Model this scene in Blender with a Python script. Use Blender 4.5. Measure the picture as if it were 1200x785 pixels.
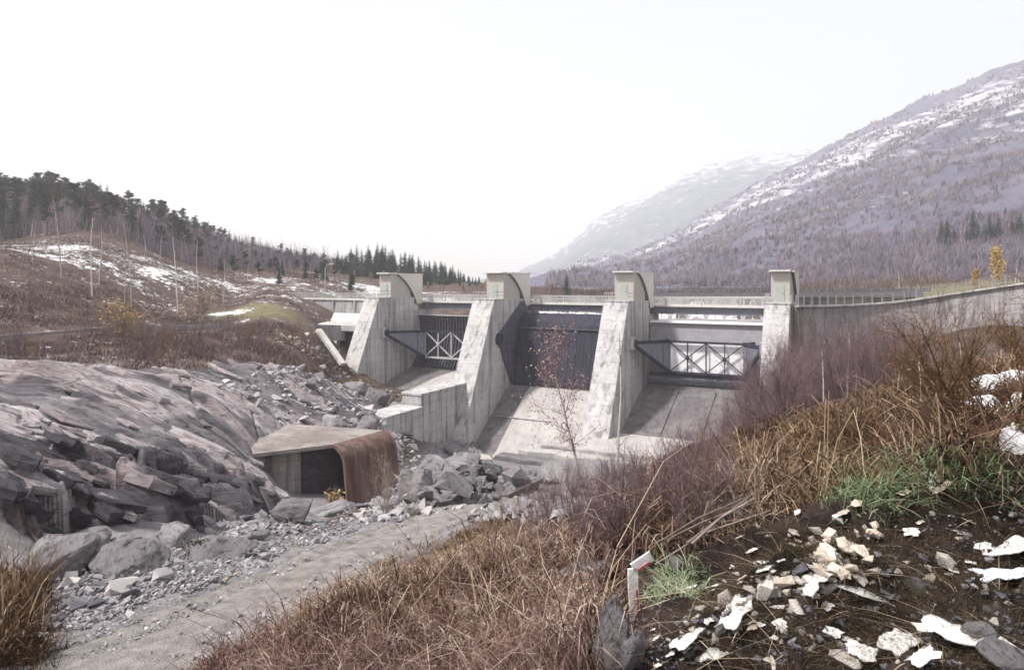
import bpy, math, random
import numpy as np
from mathutils import Vector
from math import radians, sin, cos, pi

for o in list(bpy.data.objects):
    bpy.data.objects.remove(o, do_unlink=True)
S = bpy.context.scene
COL = S.collection

# ------------------------------------------------------------------ camera
cam_d = bpy.data.cameras.new('camera')
cam = bpy.data.objects.new('camera', cam_d); COL.objects.link(cam)
cam_d.sensor_width = 36.0; cam_d.lens = 24.0          # focal length 800 px for a 1200 px wide frame
cam_d.shift_y = -(392.5 - 329.5) / 1200.0             # level camera, horizon above the middle
cam.location = (0, 0, 0); cam.rotation_euler = (radians(90), 0, 0)
cam_d.clip_start = 0.1; cam_d.clip_end = 20000
S.camera = cam
F = 800.0; HY = 329.5

# ------------------------------------------------------------------ sky, sun, exposure
SUN_EL, SUN_AZ = radians(56), math.atan2(-0.93, -0.36)   # azimuth measured from +Y towards +X
W = bpy.data.worlds.new('World'); S.world = W; W.use_nodes = True
nt = W.node_tree; nt.nodes.clear()
out = nt.nodes.new('ShaderNodeOutputWorld')
sky = nt.nodes.new('ShaderNodeTexSky'); sky.sky_type = 'NISHITA'; sky.sun_disc = False
sky.sun_elevation = SUN_EL; sky.sun_rotation = SUN_AZ
sky.air_density = 1.0; sky.dust_density = 1.0
b1 = nt.nodes.new('ShaderNodeBackground'); b1.inputs[1].default_value = 0.05
nt.links.new(sky.outputs[0], b1.inputs[0])
b2 = nt.nodes.new('ShaderNodeBackground'); b2.inputs[0].default_value = (1.0, 0.962, 0.895, 1); b2.inputs[1].default_value = 0.51
ad = nt.nodes.new('ShaderNodeAddShader')
nt.links.new(b1.outputs[0], ad.inputs[0]); nt.links.new(b2.outputs[0], ad.inputs[1]); nt.links.new(ad.outputs[0], out.inputs[0])
sd = bpy.data.lights.new('sun', 'SUN'); sd.energy = 5.0; sd.angle = radians(6); sd.color = (1, 0.955, 0.90)
sun = bpy.data.objects.new('sun', sd); COL.objects.link(sun)
sdir = Vector((sin(SUN_AZ) * cos(SUN_EL), cos(SUN_AZ) * cos(SUN_EL), sin(SUN_EL)))
sun.rotation_euler = sdir.to_track_quat('Z', 'Y').to_euler()
sun.location = sdir * 300
S.view_settings.view_transform = 'Standard'; S.view_settings.look = 'None'
S.view_settings.exposure = 0.53; S.view_settings.gamma = 1.0; S.view_settings.use_curve_mapping = False
S.cycles.volume_bounces = 2; S.cycles.max_bounces = 6; S.cycles.diffuse_bounces = 3
S.cycles.transparent_max_bounces = 8
S.cycles.filter_width = 1.6
R = random.Random(7)
NR = np.random.default_rng(11)

# ------------------------------------------------------------------ noise
def _hash(ix, iy, seed):
    with np.errstate(over='ignore'):
        h = (ix.astype(np.int64) * 374761393 + iy.astype(np.int64) * 668265263 + seed * 974634777) & 0xffffffff
        h = ((h ^ (h >> 13)) * 1274126177) & 0xffffffff
        h = (h ^ (h >> 16)) * 2246822519 & 0xffffffff
        h ^= h >> 15
    return (h & 0xffffff) / float(0xffffff)
def vn(x, y, seed=0):
    x = np.asarray(x, float); y = np.asarray(y, float)
    ix = np.floor(x); iy = np.floor(y); fx = x - ix; fy = y - iy
    fx = fx * fx * fx * (fx * (fx * 6 - 15) + 10); fy = fy * fy * fy * (fy * (fy * 6 - 15) + 10)
    a = _hash(ix, iy, seed); b = _hash(ix + 1, iy, seed); c = _hash(ix, iy + 1, seed); d = _hash(ix + 1, iy + 1, seed)
    return (a + (b - a) * fx) * (1 - fy) + (c + (d - c) * fx) * fy
def fbm(x, y, octv=4, seed=0, gain=.5):
    s = 0; a = 1; t = 0
    for i in range(octv):
        s = s + a * (vn(x, y, seed + i * 17) * 2 - 1); t += a; a *= gain
        x = np.asarray(x) * 2.03 + 13.7; y = np.asarray(y) * 2.03 - 7.3
    return s / t
def sst(a, b, x):
    t = np.clip((x - a) / (b - a), 0, 1); return t * t * (3 - 2 * t)

# ------------------------------------------------------------------ mesh helpers
def mesh_np(name, v, quads=None, tris=None, smooth=False, attr=None):
    me = bpy.data.meshes.new(name)
    v = np.asarray(v, np.float32).reshape(-1, 3)
    nq = 0 if quads is None else len(quads); ntri = 0 if tris is None else len(tris)
    me.vertices.add(len(v)); me.vertices.foreach_set('co', v.ravel())
    li = []
    if nq: li.append(np.asarray(quads, np.int32).ravel())
    if ntri: li.append(np.asarray(tris, np.int32).ravel())
    li = np.concatenate(li); me.loops.add(len(li)); me.loops.foreach_set('vertex_index', li)
    me.polygons.add(nq + ntri)
    ls = np.concatenate([np.arange(nq) * 4, nq * 4 + np.arange(ntri) * 3]).astype(np.int32)
    me.polygons.foreach_set('loop_start', ls)
    if attr:
        for k, c in attr.items():
            at = me.color_attributes.new(k, 'FLOAT_COLOR', 'POINT')
            c4 = np.ones((len(v), 4), np.float32); c = np.asarray(c, np.float32)
            if c.ndim == 1: c = np.repeat(c[:, None], 3, 1)
            c4[:, :c.shape[1]] = c; at.data.foreach_set('color', c4.ravel())
    me.update(calc_edges=True); me.validate()
    me.polygons.foreach_set('use_smooth', np.full(nq + ntri, bool(smooth)))
    return me

class MB:                                    # collects plain shapes for one mesh
    def __init__(s): s.v = []; s.f = []
    def box(s, x0, x1, y0, y1, z0, z1):
        n = len(s.v)
        s.v += [(x, y, z) for z in (z0, z1) for y in (y0, y1) for x in (x0, x1)]
        s.f += [tuple(n + i for i in q) for q in ((0, 2, 3, 1), (4, 5, 7, 6), (0, 1, 5, 4), (1, 3, 7, 5), (3, 2, 6, 7), (2, 0, 4, 6))]
        return s
    def prism(s, poly, x0, x1):              # polygon of (y, z), extruded along x
        n = len(s.v); k = len(poly)
        s.v += [(x0, y, z) for y, z in poly] + [(x1, y, z) for y, z in poly]
        ar = sum(poly[i][0] * poly[(i + 1) % k][1] - poly[(i + 1) % k][0] * poly[i][1] for i in range(k))
        a = tuple(n + i for i in range(k)); b = tuple(n + k + i for i in range(k))
        sd = [(n + i, n + (i + 1) % k, n + k + (i + 1) % k, n + k + i) for i in range(k)]
        if ar > 0: s.f += [a[::-1], b] + sd
        else: s.f += [a, b[::-1]] + [q[::-1] for q in sd]
        return s
    def prismz(s, poly, z0, z1):             # polygon of (x, y), extruded upwards
        n = len(s.v); k = len(poly)
        s.v += [(x, y, z0) for x, y in poly] + [(x, y, z1) for x, y in poly]
        ar = sum(poly[i][0] * poly[(i + 1) % k][1] - poly[(i + 1) % k][0] * poly[i][1] for i in range(k))
        a = tuple(n + i for i in range(k)); b = tuple(n + k + i for i in range(k))
        sd = [(n + i, n + (i + 1) % k, n + k + (i + 1) % k, n + k + i) for i in range(k)]
        if ar > 0: s.f += [a[::-1], b] + sd
        else: s.f += [a, b[::-1]] + [q[::-1] for q in sd]
        return s
    def bar(s, p, q, w, h=None):             # square bar between two points
        h = h or w; p = Vector(p); q = Vector(q); d = (q - p).normalized()
        up = Vector((0, 0, 1)) if abs(d.z) < .95 else Vector((0, 1, 0))
        a = d.cross(up).normalized() * (w / 2); b = a.cross(d).normalized() * (h / 2); n = len(s.v)
        for c in (p, q): s.v += [tuple(c + a * i + b * j) for i, j in ((-1, -1), (1, -1), (1, 1), (-1, 1))]
        s.f += [(n, n + 1, n + 2, n + 3), (n + 7, n + 6, n + 5, n + 4)] + [(n + i, n + 4 + i, n + 4 + (i + 1) % 4, n + (i + 1) % 4) for i in range(4)]
        return s
    def tube(s, pts, rad, k=8):
        pts = [Vector(p) for p in pts]; n = len(s.v); m = len(pts)
        if not hasattr(rad, '__len__'): rad = [rad] * m
        for i, p in enumerate(pts):
            d = (pts[min(i + 1, m - 1)] - pts[max(i - 1, 0)]).normalized()
            up = Vector((0, 0, 1)) if abs(d.z) < .95 else Vector((0, 1, 0))
            a = d.cross(up).normalized(); b = a.cross(d)
            s.v += [tuple(p + (a * cos(2 * pi * j / k) + b * sin(2 * pi * j / k)) * rad[i]) for j in range(k)]
        for i in range(m - 1):
            for j in range(k):
                s.f.append((n + i * k + j, n + i * k + (j + 1) % k, n + (i + 1) * k + (j + 1) % k, n + (i + 1) * k + j))
        s.f += [tuple(n + j for j in range(k))[::-1], tuple(n + (m - 1) * k + j for j in range(k))]
        return s
    def mesh(s, name, bevel=0):
        me = bpy.data.meshes.new(name); me.from_pydata(s.v, [], s.f); me.update()
        return me
    def obj(s, name, mat, parent=None, bevel=0, **k):
        o = add(name, s.mesh(name), mat, parent, **k)
        if bevel:
            m = o.modifiers.new('bevel', 'BEVEL'); m.width = bevel; m.segments = 2; m.limit_method = 'ANGLE'
        return o

def tag(o, label=None, cat=None, group=None, kind=None):
    if label: o['label'] = label
    if cat: o['category'] = cat
    if group: o['group'] = group
    if kind: o['kind'] = kind
    return o
def add(name, me, mat=None, parent=None, label=None, cat=None, group=None, kind=None, loc=None, rot=None, scale=None):
    o = bpy.data.objects.new(name, me); COL.objects.link(o)
    if mat is not None and me is not None and not me.materials: me.materials.append(mat)
    if parent is not None: o.parent = parent
    if loc is not None: o.location = loc
    if rot is not None: o.rotation_euler = rot
    if scale is not None: o.scale = scale if hasattr(scale, '__len__') else (scale,) * 3
    return tag(o, label, cat, group, kind)
def thing(name, label, cat, loc=(0, 0, 0), rz=0, group=None, scale=None):
    return add(name, None, None, None, label, cat, group, None, loc, (0, 0, rz), scale)

# ------------------------------------------------------------------ materials
def nodes(name):
    m = bpy.data.materials.new(name); m.use_nodes = True
    t = m.node_tree; t.nodes.clear()
    o = t.nodes.new('ShaderNodeOutputMaterial'); p = t.nodes.new('ShaderNodeBsdfPrincipled')
    t.links.new(p.outputs[0], o.inputs[0]); p.inputs['Specular IOR Level'].default_value = .1
    return m, t, p
def N(t, typ, **k):
    n = t.nodes.new('ShaderNode' + typ)
    for a, v in k.items(): setattr(n, a, v)
    return n
def coords(t, scale=(1, 1, 1), rot=(0, 0, 0)):
    tc = N(t, 'TexCoord'); mp = N(t, 'Mapping'); t.links.new(tc.outputs['Object'], mp.inputs[0])
    mp.inputs['Scale'].default_value = scale; mp.inputs['Rotation'].default_value = rot
    return mp.outputs[0]
def noise(t, co, scale, detail=6, rough=.6, dist=0):
    n = N(t, 'TexNoise'); n.inputs['Scale'].default_value = scale; n.inputs['Detail'].default_value = detail
    n.inputs['Roughness'].default_value = rough; n.inputs['Distortion'].default_value = dist
    t.links.new(co, n.inputs['Vector']); return n.outputs['Fac']
def rng_(t, x, a, b, c=0., d=1., smooth=False):
    m = N(t, 'MapRange'); m.clamp = True
    if smooth: m.interpolation_type = 'SMOOTHSTEP'
    t.links.new(x, m.inputs[0])
    for i, v in enumerate((a, b, c, d)): m.inputs[i + 1].default_value = v
    return m.outputs[0]
def mix(t, f, a, b, mode='MIX'):
    m = N(t, 'MixRGB', blend_type=mode)
    for i, x in enumerate((f, a, b)):
        if hasattr(x, 'is_linked'): t.links.new(x, m.inputs[i])
        elif i == 0: m.inputs[0].default_value = x
        else: m.inputs[i].default_value = (*x, 1)
    return m.outputs[0]
def math_(t, op, a, b=None):
    m = N(t, 'Math', operation=op)
    for i, x in enumerate((a, b)):
        if x is None: continue
        if hasattr(x, 'is_linked'): t.links.new(x, m.inputs[i])
        else: m.inputs[i].default_value = x
    return m.outputs[0]
def bump(t, p, h, strength=.4, dist=.1):
    b = N(t, 'Bump'); b.inputs['Strength'].default_value = strength; b.inputs['Distance'].default_value = dist
    t.links.new(h, b.inputs['Height']); t.links.new(b.outputs[0], p.inputs['Normal'])
def attr_(t, name):
    a = N(t, 'Attribute'); a.attribute_name = name
    s = N(t, 'SeparateColor'); t.links.new(a.outputs['Color'], s.inputs[0]); return s.outputs
def simple(name, c1, c2, scale=4, rough=.9, bmp=.3, bscale=30, bdist=.03, rnd=0, metal=0, lo=.35, hi=.65):
    m, t, p = nodes(name); co = coords(t)
    c = mix(t, rng_(t, noise(t, co, scale), lo, hi), c1, c2)
    if rnd:
        oi = N(t, 'ObjectInfo')
        c = mix(t, 1.0, c, mix(t, oi.outputs['Random'], (1 - rnd,) * 3, (1 + rnd,) * 3), 'MULTIPLY')
    t.links.new(c, p.inputs['Base Color']); p.inputs['Roughness'].default_value = rough; p.inputs['Metallic'].default_value = metal
    if bmp: bump(t, p, noise(t, co, bscale, 5), bmp, bdist)
    return m
def concrete(name, base, dark, stain=(.06, .055, .06), streak=.5, lift=1.25, lo=.46, hi=.66):
    m, t, p = nodes(name); co = coords(t)
    c = mix(t, rng_(t, noise(t, co, .35, 8, .65), .38, .62), base, dark)
    c = mix(t, rng_(t, noise(t, coords(t, (1, 1, 1.8), (.2, .1, 0)), .16, 9, .7, .8), .5, .66, 0, streak * .38, True), c, tuple(x * .62 for x in dark))
    c = mix(t, rng_(t, noise(t, co, 6, 4), .3, .8, 0, .35), c, dark)
    st = noise(t, coords(t, (.9, .9, .045)), 1.3, 7, .7)
    c = mix(t, rng_(t, st, lo, hi, 0, streak, True), c, stain)
    st2 = noise(t, coords(t, (3.2, 3.2, .09)), 1.0, 4, .6)
    c = mix(t, rng_(t, st2, .55, .72, 0, streak * .55, True), c, stain)
    # pour joints and board marks
    tc = N(t, 'TexCoord'); sx = N(t, 'SeparateXYZ'); t.links.new(tc.outputs['Object'], sx.inputs[0])
    zz = math_(t, 'ADD', sx.outputs[2], rng_(t, noise(t, co, .5, 3), 0, 1, -.06, .06))
    fr = math_(t, 'FRACT', math_(t, 'DIVIDE', zz, lift))
    jl = math_(t, 'LESS_THAN', fr, .05)
    jl = math_(t, 'MULTIPLY', jl, rng_(t, noise(t, co, .8, 3), .35, .6))
    c = mix(t, math_(t, 'MULTIPLY', jl, .6), c, stain)
    fb = math_(t, 'FRACT', math_(t, 'DIVIDE', sx.outputs[2], .155))
    bl = math_(t, 'LESS_THAN', fb, .14)
    t.links.new(c, p.inputs['Base Color']); p.inputs['Roughness'].default_value = .88
    h = math_(t, 'SUBTRACT', noise(t, co, 9, 6), math_(t, 'MULTIPLY', bl, .25))
    h = math_(t, 'SUBTRACT', h, math_(t, 'MULTIPLY', jl, .8))
    bump(t, p, h, .35, .05)
    return m

MAT = {}
MAT['concrete'] = concrete('weathered_concrete', (.54, .525, .52), (.40, .385, .395), stain=(.12, .11, .12), streak=.75)
MAT['concrete_old'] = concrete('old_grey_concrete', (.36, .34, .345), (.25, .235, .245), stain=(.07, .065, .07), streak=.75)
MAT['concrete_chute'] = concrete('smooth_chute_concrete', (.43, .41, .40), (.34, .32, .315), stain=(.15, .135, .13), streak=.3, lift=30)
MAT['concrete_brown'] = concrete('brown_stained_concrete', (.32, .29, .28), (.19, .16, .155), stain=(.06, .045, .045), streak=.9, lo=.42)
MAT['concrete_wet'] = concrete('wet_dark_concrete', (.20, .185, .19), (.125, .112, .12), stain=(.055, .05, .055), streak=.6, lift=30)  # dark copy of the chute concrete: damp and shade put into the colour
MAT['hut'] = simple('cream_painted_render', (.63, .595, .55), (.56, .53, .49), 3, .85, .2, 25, .01)
MAT['hut_block'] = simple('cream_block_masonry', (.47, .435, .40), (.39, .36, .335), 6, .9, .4, 12, .02)
MAT['roof'] = simple('pale_roof_slab', (.62, .60, .57), (.5, .48, .46), 3, .8, .2)
MAT['door'] = simple('pale_green_door_paint', (.36, .41, .36), (.31, .36, .32), 3, .6, .05)
MAT['rail'] = simple('pale_grey_rail_paint', (.44, .43, .435), (.35, .34, .345), 3, .6, .05)
MAT['rail_mid'] = simple('dull_galvanised_rail', (.31, .30, .31), (.24, .23, .24), 3, .7, .05)
MAT['rail_dark'] = simple('dark_weathered_rail', (.16, .15, .17), (.10, .09, .10), 3, .7, .05)
MAT['steel'] = simple('grey_painted_steel', (.20, .20, .24), (.14, .14, .175), 2, .5, .1, 8, .01)
MAT['steel_light'] = simple('light_grey_painted_steel', (.44, .43, .44), (.36, .35, .37), 1.2, .6, .15, 12, .01)
MAT['steel_mid'] = simple('mid_grey_panel', (.29, .28, .30), (.24, .23, .25), 1.2, .7, .15, 12, .01)
MAT['white_panel'] = simple('white_primed_steel', (.82, .82, .84), (.74, .74, .77), 1.0, .6, .1)
MAT['white_steel'] = simple('white_bridge_paint', (.66, .64, .66), (.52, .49, .52), 2, .6, .1)
def dark_steel():
    m, t, p = nodes('dark_navy_steel'); co = coords(t, (1, 1, .12))
    c = mix(t, rng_(t, noise(t, co, 1.6, 6, .7), .35, .7), (.021, .021, .035), (.052, .050, .070))
    c = mix(t, rng_(t, noise(t, coords(t), .8, 5), .6, .75, 0, .4), c, (.10, .07, .065))
    t.links.new(c, p.inputs['Base Color']); p.inputs['Roughness'].default_value = .7
    bump(t, p, noise(t, co, 12, 4), .2, .01)
    return m
MAT['steel_dark'] = dark_steel()
def rust():
    m, t, p = nodes('rusty_lip_plate'); co = coords(t, (1, 1, .06))
    c = mix(t, rng_(t, noise(t, co, 2.2, 6, .7), .35, .65), (.075, .04, .032), (.17, .115, .10))
    c = mix(t, rng_(t, noise(t, coords(t, (1.6, 1.6, .05)), 1.1, 5, .6), .58, .75, 0, .6), c, (.24, .21, .205))
    t.links.new(c, p.inputs['Base Color']); p.inputs['Roughness'].default_value = .75
    bump(t, p, noise(t, co, 16, 5), .35, .02)
    return m
MAT['rust'] = rust()
MAT['plank'] = simple('weathered_plank', (.36, .31, .25), (.26, .215, .17), 9, .9, .4, 40, .004)
MAT['paper'] = simple('dirty_white_sheet', (.78, .77, .75), (.40, .36, .33), 5, .8, .4, 14, .02, rnd=.2, lo=.45, hi=.75)
MAT['paper_blue'] = simple('printed_blue_white_bag', (.76, .79, .84), (.22, .32, .48), 14, .6, .3, 14, .01, lo=.52, hi=.6)
MAT['paper_tan'] = simple('cream_chip', (.60, .53, .46), (.42, .35, .29), 9, .9, .4, 20, .01, rnd=.25)
MAT['red'] = simple('red_print', (.42, .10, .10), (.34, .09, .09), 9, .7, 0)
MAT['snow'] = simple('snow', (.86, .87, .90), (.74, .75, .80), 2.5, .6, .6, 9, .05)
MAT['bark_birch'] = simple('birch_bark', (.52, .48, .47), (.22, .18, .18), 7, .9, .3, 25, .01, rnd=.2, lo=.45, hi=.7)
MAT['bark_dark'] = simple('dark_bark', (.085, .06, .055), (.14, .105, .10), 8, .95, .5, 30, .02)
MAT['twig_purple'] = simple('purple_bare_twig', (.10, .068, .078), (.21, .145, .155), 3, .9, 0, rnd=.25)
MAT['twig_brown'] = simple('brown_bare_twig', (.11, .06, .035), (.20, .125, .075), 3, .9, 0, rnd=.2)
MAT['twig_grey'] = simple('grey_dead_branch', (.26, .21, .19), (.17, .13, .12), 12, .9, .3, 60, .004, rnd=.2)
MAT['leaf_red'] = simple('withered_pink_leaf', (.27, .16, .14), (.36, .24, .21), 5, .8, 0)
MAT['leaf_brown'] = simple('withered_brown_leaf', (.24, .15, .08), (.15, .085, .05), 5, .8, 0)
MAT['leaf_yellow'] = simple('yellow_leaf', (.46, .33, .13), (.36, .23, .09), 4, .8, 0, rnd=.15)
MAT['leaf_faded'] = simple('faded_birch_leaf', (.36, .27, .17), (.30, .20, .15), 4, .8, 0, rnd=.2)
MAT['spruce'] = simple('spruce_needles', (.022, .036, .034), (.040, .056, .050), 1.2, .9, 0, rnd=.35)
MAT['pine'] = simple('pine_needles', (.035, .048, .034), (.060, .074, .052), 1.2, .9, 0, rnd=.3)
def tinted(name, stops, rough=.9):           # colour runs through the stops by the per-plant tint
    m, t, p = nodes(name); s = attr_(t, 'tint')
    r = N(t, 'ValToRGB'); r.color_ramp.elements[0].color = (*stops[0], 1); r.color_ramp.elements[1].color = (*stops[-1], 1)
    for i, c in enumerate(stops[1:-1]):
        e = r.color_ramp.elements.new((i + 1) / (len(stops) - 1)); e.color = (*c, 1)
    t.links.new(s[0], r.inputs[0]); t.links.new(r.outputs[0], p.inputs['Base Color']); p.inputs['Roughness'].default_value = rough
    return m
MAT['dry'] = tinted('dry_weeds', [(.030, .013, .012), (.085, .042, .035), (.20, .125, .105), (.48, .39, .33)])
MAT['straw'] = tinted('straw_grass', [(.038, .019, .010), (.11, .064, .036), (.25, .175, .115), (.50, .41, .30)])
MAT['green'] = tinted('green_grass', [(.05, .07, .035), (.10, .14, .065), (.19, .25, .13), (.38, .42, .29)])
MAT['moss'] = tinted('dark_moss', [(.016, .012, .008), (.042, .030, .018), (.095, .07, .042), (.20, .16, .10)])
MAT['heath'] = tinted('heath_and_twigs', [(.022, .014, .016), (.06, .038, .041), (.12, .085, .09), (.22, .16, .12)])
MAT['woods'] = tinted('far_woods', [(.05, .055, .075), (.14, .115, .155), (.22, .175, .205), (.31, .23, .235)])
MAT['stone'] = tinted('broken_stone', [(.09, .09, .105), (.20, .19, .205), (.32, .30, .31), (.46, .43, .42)])

def rock_mat(name, cols, rnd=0, wet=False, sc=1.0):
    m, t, p = nodes(name)
    co = coords(t, (1, 1, 1)); cs = coords(t, (.25, 1.1, 1.4), (0, .25, .12))
    c = mix(t, rng_(t, noise(t, cs, .7 * sc, 8, .68, .6), .3, .7), cols[0], cols[1])
    c = mix(t, rng_(t, noise(t, co, .22 * sc, 5, .6), .42, .66), c, cols[2])
    c = mix(t, rng_(t, noise(t, cs, 3.2 * sc, 7, .7, .3), .52, .66, 0, .9), c, cols[3])
    if wet:
        a = attr_(t, 'wet'); c = mix(t, a[0], c, mix(t, rng_(t, noise(t, cs, 2.0, 7, .7), .4, .65), (.028, .026, .034), (.12, .11, .125)))  # mask darkens the rock colour with painted foot shade and dark streaks
    if rnd:
        oi = N(t, 'ObjectInfo'); c = mix(t, 1.0, c, mix(t, oi.outputs['Random'], (1 - rnd,) * 3, (1 + rnd,) * 3), 'MULTIPLY')
    t.links.new(c, p.inputs['Base Color']); p.inputs['Roughness'].default_value = .7; p.inputs['Specular IOR Level'].default_value = .12
    h = math_(t, 'ADD', noise(t, cs, 2.5 * sc, 9, .72, .5), math_(t, 'MULTIPLY', noise(t, co, 12 * sc, 4), .4))
    bump(t, p, h, .75, .16 / sc)
    return m
MAT['rock'] = rock_mat('grey_schist', [(.15, .135, .152), (.52, .50, .51), (.27, .21, .215), (.011, .010, .014)], wet=True)
MAT['boulder'] = rock_mat('grey_boulder', [(.12, .112, .125), (.28, .265, .27), (.165, .145, .15), (.03, .028, .034)], rnd=.22, sc=2)
MAT['rock_piece'] = rock_mat('schist_sheet', [(.10, .092, .106), (.44, .42, .43), (.22, .17, .175), (.010, .009, .013)], rnd=.45, sc=1.6)
MAT['pale_stone'] = simple('pale_stone', (.58, .54, .50), (.36, .32, .29), 8, .9, .5, 20, .02, rnd=.25)
MAT['rock_dark'] = rock_mat('dark_wet_rock', [(.028, .026, .034), (.085, .08, .092), (.04, .033, .038), (.009, .008, .011)], sc=1.5)  # dark rock with the shade of foot and hollows put into its colour
# ------------------------------------------------------------------ the lie of the land
def at(px, py, Y):                            # point seen at a place of the picture, at a chosen distance
    return ((px - 600) / F * Y, Y, -(py - HY) / F * Y)
DA = math.atan2(-.46, .888); U = (.888, -.46); D = (.46, .888); DO = (-23.03, 106.3)   # dam axis frame
def dam(a, b, z=0): return (DO[0] + U[0] * a + D[0] * b, DO[1] + U[1] * a + D[1] * b, z)
def to_dam(x, y):
    x = x - DO[0]; y = y - DO[1]; return U[0] * x + U[1] * y, D[0] * x + D[1] * y

PTS = [at(*p) for p in [
  # near hillside on the right
  (1200,785,2.75),(900,785,2.9),(720,785,3.05),(1200,650,4),(1000,650,4.3),(850,650,4.6),(760,690,4.1),
  (1200,560,5.5),(1000,560,6),(850,600,5.9),(1200,470,8),(1100,480,8.6),(1000,520,8.6),(850,560,9),(790,610,7.4),
  (1200,420,12),(1000,480,13),(850,540,14),(750,580,13),(700,590,14),(1200,400,20),(1050,450,22),(900,490,24),
  (800,530,22),(700,572,22),(900,500,40),(800,522,44),(1100,440,45),(1200,420,50),(1000,455,62),
  # weedy slope in the middle
  (650,785,4.6),(500,785,5.3),(350,785,6.3),(600,700,7),(450,700,8),(650,650,8.5),(580,650,10),(600,612,13),(650,602,12),(400,720,7.6),
  # track
  (250,785,8.5),(50,785,9),(330,720,10.3),(200,720,10.6),(480,640,14.2),(350,650,14),(560,600,18.8),(480,608,18.8),(640,582,24),(580,586,24),(720,562,32),
  # gravel bank, rubble
  (100,690,11.8),(200,650,14),(330,620,17.5),(100,640,15.5),(300,600,20),(430,590,23),(20,700,11),(-60,700,11),(480,562,28),(560,547,30),(640,562,31),
  # rock slab
  (0,590,20),(100,565,24),(200,580,27),(290,578,31),(0,520,27),(0,455,38),(100,450,41),(200,450,46),(100,510,32),(200,512,37),
  (290,515,44),(300,470,50),(380,480,62),(350,440,66),(390,450,80),(300,430,60),(380,488,56),(430,493,56),(-100,500,27),(-100,450,38),
  # bush band, road line
  (0,430,45),(100,415,55),(200,410,65),(300,405,80),(370,410,92),(395,440,95),(13,401,61),(127,391,74),(250,388,90),(350,387,99),
  # hill at the left
  (0,370,68),(100,370,80),(0,330,82),(0,292,95),(100,300,112),(100,340,95),(200,320,128),(200,366,105),(270,352,130),(300,351,112),(335,356,112),(260,374,99),(365,377,106),
  (0,285,150),(200,305,150),(300,322,160),(400,330,165),(450,336,175),(0,235,230),(100,245,230),(200,270,230),(300,300,240),(400,318,240),(560,331,260),(-120,300,95),(-200,240,230),
  # in front of the dam
  (440,475,92),(470,487,86),(430,490,76),(520,542,82),(700,522,80),(640,540,72),(800,507,84),
]] + [
  (0,0,-1.6),(1.5,0,-1.25),(-1.5,0,-2.3),(-4,0,-3.8),(-9,2,-5),(4,0,-.8),(8,3,-.6),(0,-6,-1.6),(-8,-6,-4.5),(8,-6,0),(14,8,-.4),
  (-12.5,19.5,-8.6),(-10.6,25,-10.4),(-9.8,31,-11.6),(-11.5,37,-12.3),(-13.5,41.5,-13.2),(-8.5,38,-13.5),(-8,45,-16.5),(-6,52,-19),(-2.2,45,-15),(4,50,-15),(-14,46,-13),(-11,46.5,-14.5),
  (-7,66,-21.5),(2,88,-25),(15,62,-19.5),(26,55,-15),(35,72,-12),(42,73,-10),(60,72,-5.5),(62,84,-3.5),
  (0,128,-6.5),(30,112,-6),(12,150,-5),(50,110,-3.4),(66,92,-1.4),(75,130,-1),(40,170,-4),(100,90,0),(0,220,-3),(70,220,-3),(-20,190,-2),
  (-110,60,6),(-150,120,16),(-280,250,34),(-300,500,20),(-120,420,4),(0,500,-5),(150,400,-2),(300,300,5),(0,3000,-6),(-2500,2500,-6),(2500,2500,-6),(-3000,500,10),(3000,500,10),
  (90,30,6),(40,10,2),(60,-20,4),(-60,10,-4),(-40,-20,-5),
]
PTS = np.array(PTS)
def lmap(x, y):
    r = np.sqrt(x * x + y * y) + 1e-6; k = np.log1p(r / 3.0) / r
    return x * k, y * k
_px, _py = lmap(PTS[:, 0], PTS[:, 1])
_n = len(PTS)
_A = np.ones((_n + 1, _n + 1)); _A[_n, _n] = 0
_A[:_n, :_n] = -np.hypot(_px[:, None] - _px[None], _py[:, None] - _py[None]) - np.eye(_n) * .004
_w = np.linalg.solve(_A, np.append(PTS[:, 2], 0))
def rbf(x, y):
    x = np.asarray(x, float); sh = x.shape; mx, my = lmap(x.ravel(), np.asarray(y, float).ravel())
    o = np.empty(mx.size)
    for i in range(0, mx.size, 20000):
        s = slice(i, i + 20000)
        o[s] = -np.sqrt((mx[s, None] - _px) ** 2 + (my[s, None] - _py) ** 2) @ _w[:_n] + _w[_n]
    return o.reshape(sh)
def polyline_d(x, y, pl):
    d = np.full(np.shape(x), 1e9)
    for (x0, y0), (x1, y1) in zip(pl[:-1], pl[1:]):
        dx, dy = x1 - x0, y1 - y0; t = np.clip(((x - x0) * dx + (y - y0) * dy) / (dx * dx + dy * dy), 0, 1)
        d = np.minimum(d, np.hypot(x - x0 - t * dx, y - y0 - t * dy))
    return d
def sdf(x, y, pg):                            # signed distance to a polygon, inside positive
    d = polyline_d(x, y, pg + pg[:1]); ins = np.zeros(np.shape(x), bool)
    for (x0, y0), (x1, y1) in zip(pg, pg[1:] + pg[:1]):
        c = (y0 > y) != (y1 > y)
        ins ^= c & (x < (x1 - x0) * (y - y0) / (y1 - y0 + 1e-12) + x0)
    return np.where(ins, d, -d)
PATH = [(-8.2, 5.6), (-6.2, 7.6), (-4.7, 9.7), (-3.7, 12.5), (-2.6, 16), (-1.2, 20.2), (.9, 24.6), (3.6, 30), (8, 39)]
OUT = [(-20, 15.0), (-14.2, 19), (-11.6, 26), (-11.0, 33), (-13.0, 39.5), (-15.6, 41.2), (-12.6, 43.6), (-9.0, 47.5), (-9.4, 53), (-10.5, 62), (-13, 84), (-20.5, 92), (-22, 72), (-24.5, 57), (-26.5, 47), (-31, 42.5), (-46, 43), (-46, 18)]
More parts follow.
